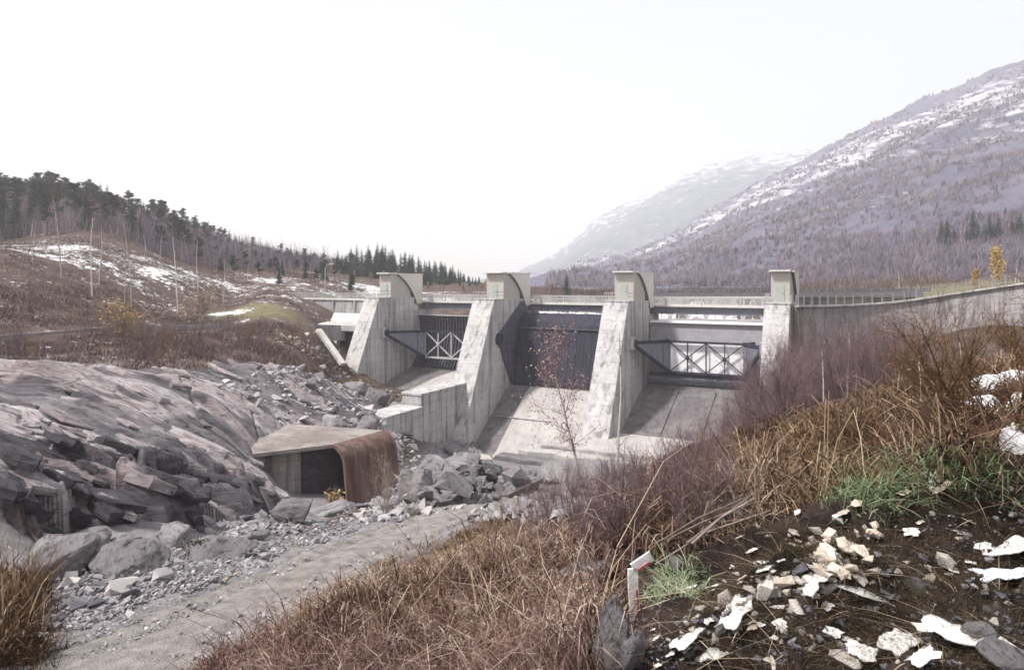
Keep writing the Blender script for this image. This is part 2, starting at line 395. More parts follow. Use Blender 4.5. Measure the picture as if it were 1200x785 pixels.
def base_h(x, y):                             # ground without the outcrop's own relief
    x = np.asarray(x, float); y = np.asarray(y, float)
    z = rbf(x, y); r = np.hypot(x, y)
    pd = polyline_d(x, y, PATH); onp = sst(2.0, .9, pd)
    near = sst(40, 12, r)
    amp = .10 * near + .30 * sst(15, 60, r) + 1.2 * sst(120, 400, r)
    z = z + (1 - onp) * (amp * fbm(x / (1.3 + r * .05), y / (1.3 + r * .05), 4, 3) * 1.3 + near * .05 * fbm(x / .22, y / .22, 4, 9) + sst(11, 7, r) * sst(-.6, .3, x) * (.26 * fbm(x / .9, y / .9, 3, 10) + .10 * (1 - np.abs(fbm(x / .3, y / .3, 3, 14)) * 3)))
    z = z + onp * .015 * fbm(x / .3, y / .3, 3, 5) - .14 * sst(1.25, .95, pd)
    for mx_, my_, sx_, sy_, hh_ in ((1.40, 3.0, .50, .30, .20), (2.35, 3.7, .6, .35, -.13), (1.9, 4.5, .7, .3, .12), (.95, 3.6, .35, .3, .10), (3.2, 5.0, .8, .4, .16), (2.0, 2.7, .3, .25, .08)):
        z = z + hh_ * np.exp(-((x - mx_) / sx_) ** 2 - ((y - my_) / sy_) ** 2)
    return z
def H(x, y):
    x = np.asarray(x, float); y = np.asarray(y, float)
    z = base_h(x, y)
    a, b = to_dam(x, y)
    lim = np.where(a < 19.6, -3.2, -8.5)
    m = sst(-1.2, 0.6, a) * sst(63, 61.5, a) * sst(lim, lim + 1.5, b) * sst(15.5, 14.5, b)
    z = np.where(m > 0, np.minimum(z, z * (1 - m) + -27 * m), z)
    return z
def worley(x, y, seed):                       # nearest cell: random height, tilt and offset from its centre
    ix = np.floor(x); iy = np.floor(y); bd = np.full(np.shape(x), 9.); b2 = bd.copy(); cx = np.zeros(np.shape(x)); cy = cx.copy(); ox_ = cx.copy(); oy_ = cx.copy()
    for i in (-1, 0, 1):
        for j in (-1, 0, 1):
            jx = ix + i; jy = iy + j; px = jx + _hash(jx, jy, seed); py = jy + _hash(jx, jy, seed + 5); d = np.hypot(x - px, y - py)
            m = d < bd; b2 = np.where(m, bd, np.minimum(b2, d)); bd = np.where(m, d, bd); cx = np.where(m, jx, cx); cy = np.where(m, jy, cy); ox_ = np.where(m, x - px, ox_); oy_ = np.where(m, y - py, oy_)
    return _hash(cx, cy, seed + 11), (_hash(cx, cy, seed + 12) - .5) * ox_ + (_hash(cx, cy, seed + 13) - .5) * oy_, b2 - bd
def outcrop_h(x, y, wet=False):
    x = np.asarray(x, float); y = np.asarray(y, float)
    s = sdf(x, y, OUT); z0 = base_h(x, y)
    z = z0 + .5 * fbm(x / 7, y / 4.5, 3, 56)
    wx = x + .7 * fbm(x / 5, y / 5, 3, 21); wy = y + .8 * fbm(x / 6, y / 6, 3, 22)
    # foliation: long sheets running down to the right, broken edges facing the track
    e_ = (.962, -.273); al = wx * e_[0] + wy * e_[1]; pe = -wx * e_[1] + wy * e_[0]
    for L, hh, se in ((3.4, .62, 1), (1.25, .30, 2), (.45, .12, 3)):
        t = pe / L + .6 * fbm(al / (L * 5), pe / (L * 3), 2, 30 + se); c = np.floor(t); f = t - c
        am = hh * np.clip(2.2 * vn(al / (L * 2.6) + c * 3.7, c * 1.31, 40 + se) - .75, 0, 1.15)
        rw = min(.4, max(.05, .09 / L)); z = z + am * (sst(0, rw, f) - f) - am * .35 * np.exp(-((f - 1 + rw * .4) / (rw * .6)) ** 2)
    # open joints
    for an, sp, dp, se in ((-.27, 2.6, .6, 41), (-1.0, 4.2, .25, 42), (-.2, .9, .26, 43)):
        c = (wx * -sin(an) + wy * cos(an)) / sp; n = np.floor(c); d = np.abs(c - n - .5) * sp
        on = sst(.5, .68, vn((wx * cos(an) + wy * sin(an)) / (sp * 1.8) + n * 7.3, n * 1.7, se))
        z = z - dp * on * np.exp(-(d / .09) ** 2)
    # broken, blocky foot facing the track
    foot = sst(10, 2.5, s + 3.0 * fbm(x / 5, y / 5, 2, 58)) * sst(38, 29, y)
    h1, t1, e1 = worley(wx / 3.0 - wy / 7, wy / 1.25 + wx / 9, 51); h2, t2, e2 = worley(wx / 1.3 - wy / 4, wy / .5 + wx / 5, 52)
    z = z + foot * (1.5 * (h1 - .55) + 1.9 * t1 + .35 * (h2 - .5) + .5 * t2 - .35 * np.exp(-(e1 / .05) ** 2))
    z = z + .03 * fbm(x / .5, y / .25, 3, 55)
    edge = s + .8 * fbm(x / 2.5, y / 2.5, 3, 57)
    z = z + .12 - 1.9 * sst(.9, -1.4, edge)
    if wet: return z, np.clip(foot * sst(.22, .5, vn(wx / 2.6, wy / 1.6, 59)) + .8 * sst(.60, .70, vn(al / 3.6, pe / .7, 60)) + .7 * sst(.62, .7, vn(al / 9, pe / 3.5, 64)), 0, 1) * .9  # shade of the foot painted over dark rock, plus random dark streaks
    return z
def G(px, py, r0=1.5, r1=400):                # where the line of sight through a place of the picture meets the ground
    for n in (170, 24):
        Y = np.exp(np.linspace(math.log(r0), math.log(r1), n)); X = (px - 600) / F * Y; Z = -(py - HY) / F * Y
        g = H(X, Y); m = Z < g
        k = int(np.argmax(m)) if m.any() else n - 1
        r0, r1 = Y[max(k - 1, 0)], Y[k]
    return X[k], Y[k], g[k]
def Gm(px, py, r0=1.5, r1=200):               # the same for many places
    px = np.asarray(px, float); py = np.asarray(py, float)
    Y = np.exp(np.linspace(math.log(r0), math.log(r1), 46))[:, None]
    X = (px - 600)[None] / F * Y; Z = -(py - HY)[None] / F * Y
    m = Z < H(X, np.broadcast_to(Y, X.shape)); k = np.argmax(m, axis=0); ok = m.any(axis=0) & (k > 0)
    lo = Y[np.maximum(k - 1, 0), 0]; hi = Y[k, 0]
    for _ in range(6):
        c = np.sqrt(lo * hi); b = -(py - HY) / F * c < H((px - 600) / F * c, c); hi = np.where(b, c, hi); lo = np.where(b, lo, c)
    x = (px - 600) / F * hi
    return np.stack([x, hi, H(x, hi)], 1)[ok]

def masks(x, y, z):
    r = np.hypot(x, y); px = 600 + F * x / np.maximum(y, .1); py = HY - F * z / np.maximum(y, .1)
    snow = .25 * sst(58, 72, r) * sst(-25, -35, x) * sst(190, 140, r) + .17 * sst(115, 130, r) * sst(0, 10, z + 8) * sst(200, 150, r)
    snow = np.maximum(snow, .40 * np.exp(-((x + 52) / 22) ** 2 - ((y - 152) / 16) ** 2))
    snow = np.maximum(snow, .52 * np.exp(-((x + 26) / 26) ** 2 - ((y - 165) / 22) ** 2))
    snow = np.maximum(snow, .62 * np.exp(-((x + 43) / 5) ** 2 - ((y - 104) / 4.5) ** 2))
    snow = np.maximum(snow, .30 * np.exp(-((x + 66) / 9) ** 2 - ((y - 122) / 10) ** 2))
    snow = np.maximum(snow, .24 * sst(40, 46, y) * sst(-24, -28, x))
    snow = np.maximum(snow * sst(70, 45, x), .56 * sst(90, 110, y) * sst(-14, -2, x) * sst(45, 35, x) * sst(220, 120, y))
    green = .8 * np.exp(-((x + 40) / 9) ** 2 - ((y - 104) / 8) ** 2) + .7 * sst(45, 55, x) * sst(70, 85, y) * sst(150, 120, y)
    green = np.maximum(green, .35 * np.exp(-((x - 4.5) / 2) ** 2 - ((y - 6) / 1.6) ** 2))
    pd = polyline_d(x, y, PATH)
    grav = np.maximum(sst(2.2, 1.4, pd), sst(30, 40, y) * sst(-12, -9, x) * sst(24, 16, x) * sst(98, 92, y) * sst(-4, -7, z))
    grav = np.maximum(grav, .9 * sst(-2.2, -3.2, x) * sst(6, 8, y) * sst(40, 30, y) * sst(3.5, 2, pd))
    grav = np.maximum(grav, sst(-5, -6, x) * sst(8.5, 10.5, y) * sst(60, 40, y) * sst(-3, -4.5, z))
    soil = sst(11, 7.5, r) * sst(-.6, .4, x)
    return np.stack([np.clip(snow, 0, 1), np.clip(green, 0, 1), np.clip(grav, 0, 1)], 1), np.stack([soil, soil * 0, soil * 0], 1)

def ground_mat():
    m, t, p = nodes('ground_cover'); co = coords(t); a = attr_(t, 'mask'); a2 = attr_(t, 'mask_soil')
    c = mix(t, rng_(t, noise(t, co, .35, 8, .7), .35, .65), (.055, .036, .033), (.125, .088, .076))
    c = mix(t, rng_(t, noise(t, co, 2.2, 6, .7), .45, .7, 0, .8), c, (.06, .04, .04))
    gr = mix(t, rng_(t, noise(t, co, 1.1, 7), .35, .65), (.165, .148, .085), (.115, .11, .06))
    c = mix(t, rng_(t, math_(t, 'ADD', a[1], math_(t, 'MULTIPLY', noise(t, co, .8, 5), .5)), .55, .85), c, gr)
    gv = mix(t, rng_(t, noise(t, co, 1.4, 9, .75), .35, .65), (.28, .265, .27), (.16, .15, .16))
    gv = mix(t, rng_(t, noise(t, co, 14, 4, .7), .5, .7, 0, .6), gv, (.12, .11, .12))
    c = mix(t, a[2], c, gv)
    so = mix(t, rng_(t, noise(t, co, 2.2, 9, .72), .40, .68), (.012, .010, .012), (.06, .040, .032))
    so = mix(t, rng_(t, noise(t, co, 9, 6, .8), .60, .72, 0, .5), so, (.17, .13, .115))
    c = mix(t, a2[0], c, so)
    sn = math_(t, 'ADD', noise(t, coords(t, (.8, .8, 2.2)), 1.1, 10, .8), math_(t, 'MULTIPLY', noise(t, co, .16, 5, .6), .5))
    sf = rng_(t, math_(t, 'ADD', sn, math_(t, 'MULTIPLY', a[0], .62)), 1.0, 1.08)
    sf = math_(t, 'MULTIPLY', sf, math_(t, 'GREATER_THAN', a[0], .05))
    c = mix(t, sf, c, (.80, .81, .84))
    t.links.new(c, p.inputs['Base Color']); p.inputs['Roughness'].default_value = .95
    bump(t, p, math_(t, 'ADD', noise(t, co, 1.5, 8, .7), math_(t, 'MULTIPLY', noise(t, co, 16, 5, .7), .25)), .8, .12)
    return m
MAT['ground'] = ground_mat()

def polar(angs, rad):
    A, Rr = np.meshgrid(angs, rad); x = np.sin(A) * Rr; y = np.cos(A) * Rr
    nr, na = A.shape; i = np.arange(nr - 1)[:, None] * na + np.arange(na - 1)[None]
    q = np.stack([i, i + 1, i + 1 + na, i + na], -1).reshape(-1, 4)
    return x.ravel(), y.ravel(), q
angs = np.radians(np.concatenate([np.linspace(-179, -52, 60), np.linspace(-50, 50, 620), np.linspace(52, 179, 60)]))
rad = np.concatenate([np.geomspace(.35, 2, 25)[:-1], np.geomspace(2, 32, 250)[:-1], np.geomspace(32, 160, 170)[:-1], np.geomspace(160, 3500, 64)])
gx, gy, gq = polar(angs, rad)
gz = H(gx, gy)
inside = sdf(gx, gy, OUT)
gmask, gsoil = masks(gx, gy, gz)
# the ground dips under the outcrop
gz = gz - 1.6 * sst(.2, 2.0, inside)
add('ground', mesh_np('ground', np.stack([gx, gy, gz], 1), gq, smooth=True, attr={'mask': gmask, 'mask_soil': gsoil}), MAT['ground'], kind='structure')
# bare rock slab on the left bank
_pe = np.geomspace(9, 78, 1150); _al = np.concatenate([np.linspace(-56, -38, 60)[:-1], np.linspace(-38, -17, 260)])
_al = np.linspace(-54, -14, 420); PE, AL = np.meshgrid(_pe, _al, indexing='ij')
ox = (AL * .962 + PE * .273).ravel(); oy = (-AL * .273 + PE * .962).ravel()
_i = np.arange(len(_pe) - 1)[:, None] * len(_al) + np.arange(len(_al) - 1)[None]; oq = np.stack([_i, _i + 1, _i + 1 + len(_al), _i + len(_al)], -1).reshape(-1, 4)
keep = sdf(ox, oy, OUT) > -2.6
kq = keep[oq].all(1); oq = oq[kq]
us = np.unique(oq); rm = np.full(len(ox), -1); rm[us] = np.arange(len(us)); oq = rm[oq]; ox = ox[us]; oy = oy[us]
oz, owet = outcrop_h(ox, oy, True)
add('rock_outcrop', mesh_np('rock_outcrop', np.stack([ox, oy, oz], 1), oq, attr={'wet': owet}), MAT['rock'], kind='structure')

# the gravel track
def path_sheet():
    P = np.array(PATH); seg = np.hypot(*np.diff(P, axis=0).T); L = np.concatenate([[0], np.cumsum(seg)])
    tt = np.linspace(0, L[-1], 520)
    cx = np.interp(tt, L, P[:, 0]); cy = np.interp(tt, L, P[:, 1])
    k = np.ones(41) / 41
    cx = np.convolve(np.pad(cx, 20, 'edge'), k, 'valid'); cy = np.convolve(np.pad(cy, 20, 'edge'), k, 'valid')
    dx = np.gradient(cx); dy = np.gradient(cy); l = np.hypot(dx, dy); nx = dy / l; ny = -dx / l
    w = np.linspace(-1.35, 1.35, 48)
    X = cx[:, None] + nx[:, None] * w; Y = cy[:, None] + ny[:, None] * w
    Z = rbf(X, Y) + .05
    rut = -.07 * (np.exp(-((w - .62) / .19) ** 2) + np.exp(-((w + .62) / .19) ** 2))[None]
    Z = Z + rut + .035 * fbm(X / .5, Y / .5, 4, 77) + .02 * fbm(X / .12, Y / .12, 3, 78)
    Z = Z - .2 * sst(.95, 1.35, np.abs(w)[None] + .25 * fbm(X / .7, Y / .7, 3, 79))
    na = len(w); i = np.arange(len(tt) - 1)[:, None] * na + np.arange(na - 1)[None]
    q = np.stack([i, i + 1, i + 1 + na, i + na], -1).reshape(-1, 4)
    return mesh_np('path', np.stack([X, Y, Z], -1).reshape(-1, 3), q, smooth=True)
MAT['path'] = simple('trodden_gravel', (.41, .38, .365), (.20, .182, .175), 3.2, .95, 1.0, 34, .08, lo=.3, hi=.7)
add('path', path_sheet(), MAT['path'], kind='structure')

# ------------------------------------------------------------------ mountains
def interp_px(px, tab):
    a = np.array(tab, float); return np.interp(px, a[:, 0], a[:, 1])
NEAR = [(560, 336), (650, 333), (700, 318), (760, 290), (800, 268), (850, 240), (900, 210), (950, 186), (1000, 163), (1050, 140), (1100, 116), (1150, 97), (1200, 78), (1300, 50), (1500, 20), (2200, 0)]
FAR = [(500, 338), (560, 334), (600, 326), (625, 314), (645, 301), (668, 283), (700, 257), (740, 232), (780, 211), (830, 190), (880, 177), (920, 173), (955, 174), (1000, 163), (1100, 120), (1300, 60), (1700, 30)]
def near_h(x, y):
    px = 600 + F * x / y; r = np.hypot(x, y) ; k = y
    top = interp_px(px, [(600, 1500), (700, 1350), (900, 1050), (1200, 820), (1500, 700), (2200, 500)])
    foot = interp_px(px, [(600, 420), (760, 300), (900, 235), (1050, 205), (1200, 190), (1500, 150), (2200, 100)])
    tz = (HY - interp_px(px, NEAR)) / F * top + 4
    t = (k - foot) / (top - foot)
    g = np.where(t < 1, np.clip(t, 0, 1) ** 1.22, 1 - .35 * (t - 1))
    ridge = 1 - np.abs(2 * vn(x / 90 + .5 * y / 90, (y - .6 * x) / 260, 61) - 1)
    rel = sst(0, .12, t) * sst(1.25, .98, t) * (ridge * 16 + 9 * fbm(x / 60, y / 60, 5, 62) + 3.0 * fbm(x / 14, y / 14, 4, 63))
    cliff = 14 * sst(.52, .56, t + .08 * fbm(x / 120, y / 120, 3, 64)) * sst(.2, .6, vn(x / 160, y / 160, 65))
    return -4 + tz * g + rel - 14 * sst(0, .2, t) * sst(1.2, 1, t) * .6 + cliff * sst(1, .8, t) - 6 * sst(.02, -.05, t), t
def far_h(x, y):
    px = 600 + F * x / y; k = y
    top = interp_px(px, [(500, 2500), (940, 2100), (1700, 1900)]); foot = top * .48
    tz = (HY - interp_px(px, FAR)) / F * top + 4
    t = (k - foot) / (top - foot)
    g = np.where(t < 1, np.clip(t, 0, 1) ** .8, 1 - .3 * (t - 1))
    rel = sst(0, .15, t) * sst(1.2, .9, t) * (26 * fbm(x / 240, y / 240, 5, 71) + 8 * fbm(x / 50, y / 50, 4, 72))
    return -6 + tz * g + rel * (.25 + .75 * sst(1.0, .8, t)), t
def mountain_mat(name, cols, snow_lo, snow_hi, sc):
    m, t, p = nodes(name); co = coords(t)
    a = attr_(t, 'mask')
    c = mix(t, rng_(t, noise(t, co, .02 * sc, 8, .7), .35, .65), cols[0], cols[1])
    c = mix(t, rng_(t, noise(t, coords(t, (1, 1, .35)), .11 * sc, 8, .75), .5, .72), c, cols[2])
    sn = math_(t, 'ADD', noise(t, coords(t, (1, .6, 2.6), (0, .3, .4)), .035 * sc, 9, .72), math_(t, 'MULTIPLY', a[0], .5))
    c = mix(t, rng_(t, sn, snow_lo, snow_hi), c, (.80, .81, .85))
    t.links.new(c, p.inputs['Base Color']); p.inputs['Roughness'].default_value = .95
    bump(t, p, noise(t, co, .09 * sc, 9, .75), 1.0, 5 / sc)
    return m
MAT['mount'] = mountain_mat('wooded_mountainside', [(.10, .10, .16), (.19, .17, .225), (.045, .05, .09)], .76, .96, 1.6)  # both mountains: part of the distance haze put into pale bluish colours
MAT['mount_far'] = mountain_mat('snowy_far_mountain', [(.13, .15, .19), (.20, .21, .245), (.08, .09, .12)], .72, .92, 1.0)
def mount(name, fn, mat, p0, p1, nc, y0, y1, nrow, snowf):
    pxs = np.linspace(p0, p1, nc); ys = np.geomspace(y0, y1, nrow)
    PX, YY = np.meshgrid(pxs, ys); X = (PX - 600) / F * YY
    Z, t = fn(X.ravel(), YY.ravel())
    i = np.arange(nrow - 1)[:, None] * nc + np.arange(nc - 1)[None]
    q = np.stack([i, i + 1, i + 1 + nc, i + nc], -1).reshape(-1, 4)
    sn = snowf(X.ravel(), YY.ravel(), Z, t)
    add(name, mesh_np(name, np.stack([X.ravel(), YY.ravel(), Z], 1), q, smooth=True, attr={'mask': sn}), mat, kind='structure')
mount('mountain', near_h, MAT['mount'], 600, 2000, 560, 100, 2000, 330, lambda x, y, z, t: .36 * sst(.42, .62, t + .10 * fbm(x / 90, y / 90, 3, 82)) * sst(.99, .86, t) + .26 * sst(.12, .4, t) + .42 * np.exp(-((t - .34) / .05) ** 2) * sst(.45, .8, vn(x / 60, y / 60, 81)))
mount('far_mountain', far_h, MAT['mount_far'], 460, 1500, 360, 1000, 3200, 160, lambda x, y, z, t: .28 + .30 * sst(.4, .9, t))

# the air: pale even haze over the valley
hz = MB().box(-3900, 3900, -3900, 3900, -60, 470).obj('haze', None, kind='stuff')
hm = bpy.data.materials.new('valley_haze'); hm.use_nodes = True; ht = hm.node_tree; ht.nodes.clear()
ho = ht.nodes.new('ShaderNodeOutputMaterial'); hv = ht.nodes.new('ShaderNodeVolumePrincipled')
hv.inputs['Color'].default_value = (.94, .945, .97, 1); hv.inputs['Density'].default_value = .00047; hv.inputs['Anisotropy'].default_value = .2
ht.links.new(hv.outputs[0], ho.inputs['Volume']); hz.data.materials.append(hm)
tag(hz, 'pale haze filling the valley', 'haze')
# ------------------------------------------------------------------ the dam
DECK = -2.67; SP = 19.63; TB, TZ, RAD = 1.25, -8.0, 9.8       # trunnion place and gate radius
PW = [2.9, 3.5, 3.3, 2.8]
BOT = [-20, -27, -27, -27]
def arc(r, t0, t1, n): return [(TB + r * cos(t0 + (t1 - t0) * i / n), TZ + r * sin(t0 + (t1 - t0) * i / n)) for i in range(n + 1)]
PLAB = ['leftmost concrete spillway pier with raked front and curved-sided hut',
        'second concrete spillway pier from the left, beside the streaked training wall',
        'third concrete spillway pier from the left, between dark gate and grey truss gate',
        'rightmost concrete spillway pier with green door hut, ending at the curved wall']
def railing(parent, pts, h, mat, npost, rails, pw=.06, name='railing', each=False):
    # posts along a line with rails between
    m = MB(); cs = []
    for (p, q) in zip(pts[:-1], pts[1:]):
        p = Vector(p); q = Vector(q); n = max(1, round((q - p).length / npost))
        for i in range(n): cs.append(p.lerp(q, i / n))
        for rz, rw in rails:
            m.bar(p + Vector((0, 0, rz)), q + Vector((0, 0, rz)), rw)
    r = m.obj(name, mat, parent)
    for c in cs:
        MB().box(c.x - pw / 2, c.x + pw / 2, c.y - pw / 2, c.y + pw / 2, c.z, c.z + h).obj('rail_post', mat, r)
    return r
for k in range(4):
    w = PW[k]; zb = BOT[k]; sl = .475
    t = thing('spillway_pier', PLAB[k], 'dam pier', dam(SP * k, 0), DA, 'piers of the spillway dam')
    body = MB().prism([(0, DECK), (sl * (zb - DECK), zb), (9.3, zb), (9.3, DECK)], 0, w).obj('shaft', MAT['concrete'], t, bevel=.06)
    MB().prism([(9.32, -26), (15.5, -26), (15.5, -4.75), (9.32, -4.75)], .28, w - .28).obj('upstream_tail', MAT['concrete'], t)
    for b0 in (9.8, 13.0):
        MB().box(.35, w - .35, b0, b0 + 1.1, -4.75, -3.65).obj('bearing_block', MAT['roof'], t, bevel=.03)
    # cap slab
    MB().box(-.06, w + .06, -.08, 3.4, DECK, DECK + .14).obj('platform', MAT['concrete'], t, bevel=.02)
    # trunnion brackets on the flanks
    for side in {0: (1,), 1: (-1,), 2: (1,), 3: (-1,)}[k]:
        x0 = w if side > 0 else -.55
        MB().box(x0 if side > 0 else x0, x0 + .55, TB - 1.0, TB + .2, TZ - .75, TZ + .85).obj('trunnion_block', MAT['concrete'], t, bevel=.05)
    # tower hut: narrow core with door, and the wider block whose sides are cut to the sweep of the gate
    hut = MB().box(.34, w - .34, 3.4, 8.6, DECK, 1.12).obj('hut', MAT['hut_block'], t)
    a1 = [(b, z) for b, z in arc(RAD, math.acos((4.6 - TB) / RAD), math.asin((-3.75 - TZ) / RAD), 18)]
    poly = a1 + [(11.6, -3.75), (11.6, 1.10)]
    poly[0] = (poly[0][0], 1.10)
    MB().prism(poly, .0, .66).obj('guide_wall', MAT['hut'], t)
    MB().prism(poly, w - .66, w).obj('guide_wall', MAT['hut'], t)
    MB().box(.66, w - .66, 8.3, 11.55, -3.7, 1.08).obj('rear_block', MAT['hut'], t)
    # dark strip along the cut edge, painting its downward-facing shade
    aa = arc(RAD, math.acos((4.6 - TB) / RAD), math.asin((-3.75 - TZ) / RAD), 18); ab = arc(RAD - .08, math.acos((4.6 - TB) / RAD), math.asin((-3.75 - TZ) / RAD), 18)
    MB().prism(ab + aa[::-1], w - .64, w - .02).obj('arc_edge', MAT['arc'] if 'arc' in MAT else MAT.setdefault('arc', simple('brown_weathered_edge', (.20, .17, .165), (.15, .125, .125), 2, .8, .2)), t)
    MB().prism(ab + aa[::-1], .02, .64).obj('arc_edge', MAT['arc'], t)
    r = MB().box(.2, w - .2, 2.75, 4.9, 1.13, 1.33).obj('roof', MAT['roof'], t, bevel=.03)
    MB().box(-.04, w + .04, 4.35, 11.7, 1.10, 1.26).obj('roof', MAT['roof'], t)
    d = MB().box(w / 2 - .5, w / 2 + .45, 3.33, 3.42, DECK + .14, DECK + 2.2).obj('door', MAT['door'], t)
    MB().box(w / 2 + .3, w / 2 + .38, 3.27, 3.34, DECK + 1.1, DECK + 1.25).obj('handle', MAT['rail_dark'], d)
    # block courses of the hut front
    for i in range(1, 19):
        if i % 3 == 0:
            MB().box(.32, w - .32, 3.385, 3.4, DECK + i * .2, DECK + i * .2 + .02).obj('course_joint', MAT['roof'], hut)
    railing(t, [(.1, 3.2, DECK + .14), (.1, 0, DECK + .14), (w - .1, 0, DECK + .14), (w - .1, 3.2, DECK + .14)], 1.05, MAT['rail'], .9, [(1.02, .07), (.55, .05)])
    # lift joints proud by a hair on the raked face
    if k == 1:
        MB().prism([(1.6, -9.6), (-6.4, -21.0), (-7.2, -21.0), (.9, -9.6)], w, w + .16).obj('rib', MAT['concrete'], t, bevel=.03)

# ---- gates
def bay(k): return SP * k + PW[k], SP * (k + 1)
SPANL = ['left bridge span over the ribbed gate', 'middle bridge span over the dark closed gate', 'right bridge span over the grey gate with white panels']
for k in range(3):
    a0, a1 = bay(k); L = a1 - a0
    t = thing('bridge_span', 'grey steel ' + SPANL[k], 'bridge', dam(a0 - .3, 12.0), DA, 'bridge spans between the piers')
    MB().box(-.9, L + 1.1, 0, 3.2, -3.62, -3.36).obj('deck', MAT['roof'], t, bevel=.03)
    for yb in (.35, 2.5):
        m = MB().box(-.6, L + .9, yb, yb + .3, -3.72, -3.63).box(-.6, L + .9, yb + .1, yb + .2, -4.58, -3.72).box(-.6, L + .9, yb, yb + .3, -4.67, -4.58)
        m.obj('girder', MAT['steel'], t)
        for i in range(9):
            x = i * L / 8; MB().box(x - .03, x + .03, yb + .02, yb + .28, -4.57, -3.73).obj('stiffener', MAT['steel'], t)
    for yy in (.06, 3.12):
        rl = MB().bar((-.9, yy, -2.28), (L + 1.1, yy, -2.28), .09).bar((-.9, yy, -3.2), (L + 1.1, yy, -3.2), .05).bar((-.9, yy, -2.75), (L + 1.1, yy, -2.75), .045).obj('railing', MAT['rail'], t)
        bl = MB()
        x = -.8
        while x < L + 1: bl.box(x - .035, x + .035, yy - .03, yy + .03, -3.36, -2.3); x += .22
        bl.obj('balusters', MAT['rail'], rl)
        for i in range(8):
            x = -.6 + i * (L + 1.4) / 7; MB().box(x - .06, x + .06, yy - .055, yy + .055, -3.36, -2.24).obj('rail_post', MAT['rail'], t)

RG = 9.55; SA0, SA1 = radians(-39.0), radians(14.2)
def arm_pair(t, L, mat):
    for s in (0, 1):
        X = (lambda a: a) if s == 0 else (lambda a: L - a)
        # side plate reaching from the trunnion to the girder
        p = [(X(.55), TB, TZ + .25), (X(3.4), 7.5, TZ - .1), (X(3.4), 7.5, -12.2), (X(.55), TB, TZ - .35)]
        q = [(x + (.05 if s == 0 else -.05), y - .03, z) for x, y, z in p]
        me = bpy.data.meshes.new('arm_plate'); me.from_pydata(p + q, [], [(0, 1, 2, 3), (7, 6, 5, 4), (0, 4, 5, 1), (1, 5, 6, 2), (2, 6, 7, 3), (3, 7, 4, 0)]); me.update()
        add('arm_plate', me, MAT['steel'], t)
        MB().bar((X(.4), TB - .1, TZ - .2), (X(3.4), 7.45, -12.25), .34, .42).obj('lower_arm', mat, t, bevel=.02)
        MB().bar((X(.4), TB - .1, TZ + .1), (X(3.4), 7.45, TZ - .05), .34, .42).obj('upper_arm', mat, t, bevel=.02)
        for f in (.45, .8):
            MB().bar((X(.5 + 2.9 * f), TB + 6.2 * f - .08, TZ), (X(.5 + 2.9 * f), TB + 6.2 * f - .08, TZ - .3 - 4.0 * f), .09).obj('stiffener', mat, t)
        MB().tube([(X(-.02), TB - .1, TZ), (X(.75), TB - .1, TZ)], .52, 16).obj('trunnion', mat, t)
        for zz in (TZ - .05, -12.2):
            MB().bar((X(3.4), 7.5, zz), (X(2.2), 10.1 if zz > -10 else 9.4, zz), .25).obj('strut', mat, t)
def truss(t, x0, x1, y, z0, z1, mat, w):
    MB().box(x0 - .1, x1 + .1, y - .16, y + .16, z1 - .14, z1 + .14).obj('upper_chord', mat, t)
    MB().box(x0 - .1, x1 + .1, y - .16, y + .16, z0 - .14, z0 + .14).obj('lower_chord', mat, t)
    n = 4
    for i in range(n + 1):
        x = x0 + (x1 - x0) * i / n; MB().box(x - w / 2, x + w / 2, y - w / 2, y + w / 2, z0 + .14, z1 - .14).obj('post', mat, t)
    h = (x1 - x0) / 2; yo = w * .6
    for i in range(2):
        xa, xb = x0 + h * i, x0 + h * (i + 1)
        MB().bar((xa, y - yo, z0 + .1), (xb, y - yo, z1 - .1), w).obj('brace', mat, t)
        MB().bar((xa, y + yo, z1 - .1), (xb, y + yo, z0 + .1), w).obj('brace', mat, t)
        MB().box((xa + xb) / 2 - .25, (xa + xb) / 2 + .25, y - .16, y - .1, (z0 + z1) / 2 - .25, (z0 + z1) / 2 + .25).obj('gusset', mat, t)
# gate 1: ribbed dark skin, pale braces
a0, a1 = bay(0); L = a1 - a0
t = thing('radial_gate', 'dark ribbed steel sluice gate with pale cross braces in the left bay', 'sluice gate', dam(a0, 0), DA, 'radial gates of the dam')
MB().prism(arc(RG, SA0, SA1, 20) + arc(RG - .12, SA1, SA0, 20), .06, L - .06).obj('skin_plate', MAT['steel_dark'], t)
for i in range(30):
    x = .35 + i * (L - .7) / 29
    MB().prism(arc(RG - .125, SA0 + .01, SA1 - .01, 12) + arc(RG - .42, SA1 - .01, SA0 + .01, 12), x - .06, x + .06).obj('rib', MAT['steel_rib'] if 'steel_rib' in MAT else MAT.setdefault('steel_rib', simple('worn_navy_rib', (.075, .07, .095), (.14, .13, .155), 2, .55, .1)), t)
e = arc(RG, SA1, SA1, 1)[0]
MB().box(.05, L - .05, e[0] - .45, e[0] + .05, e[1], e[1] + .13).obj('crest_beam', MAT['steel_light'], t)
arm_pair(t, L, MAT['steel_dark'])
truss(t, 3.4, L - 3.4, 7.5, -12.2, TZ, MAT['steel_light'], .17)
for c_ in t.children:
    if c_.name.startswith('upper_chord'): c_.data.materials.clear(); c_.data.materials.append(MAT['steel_dark'])
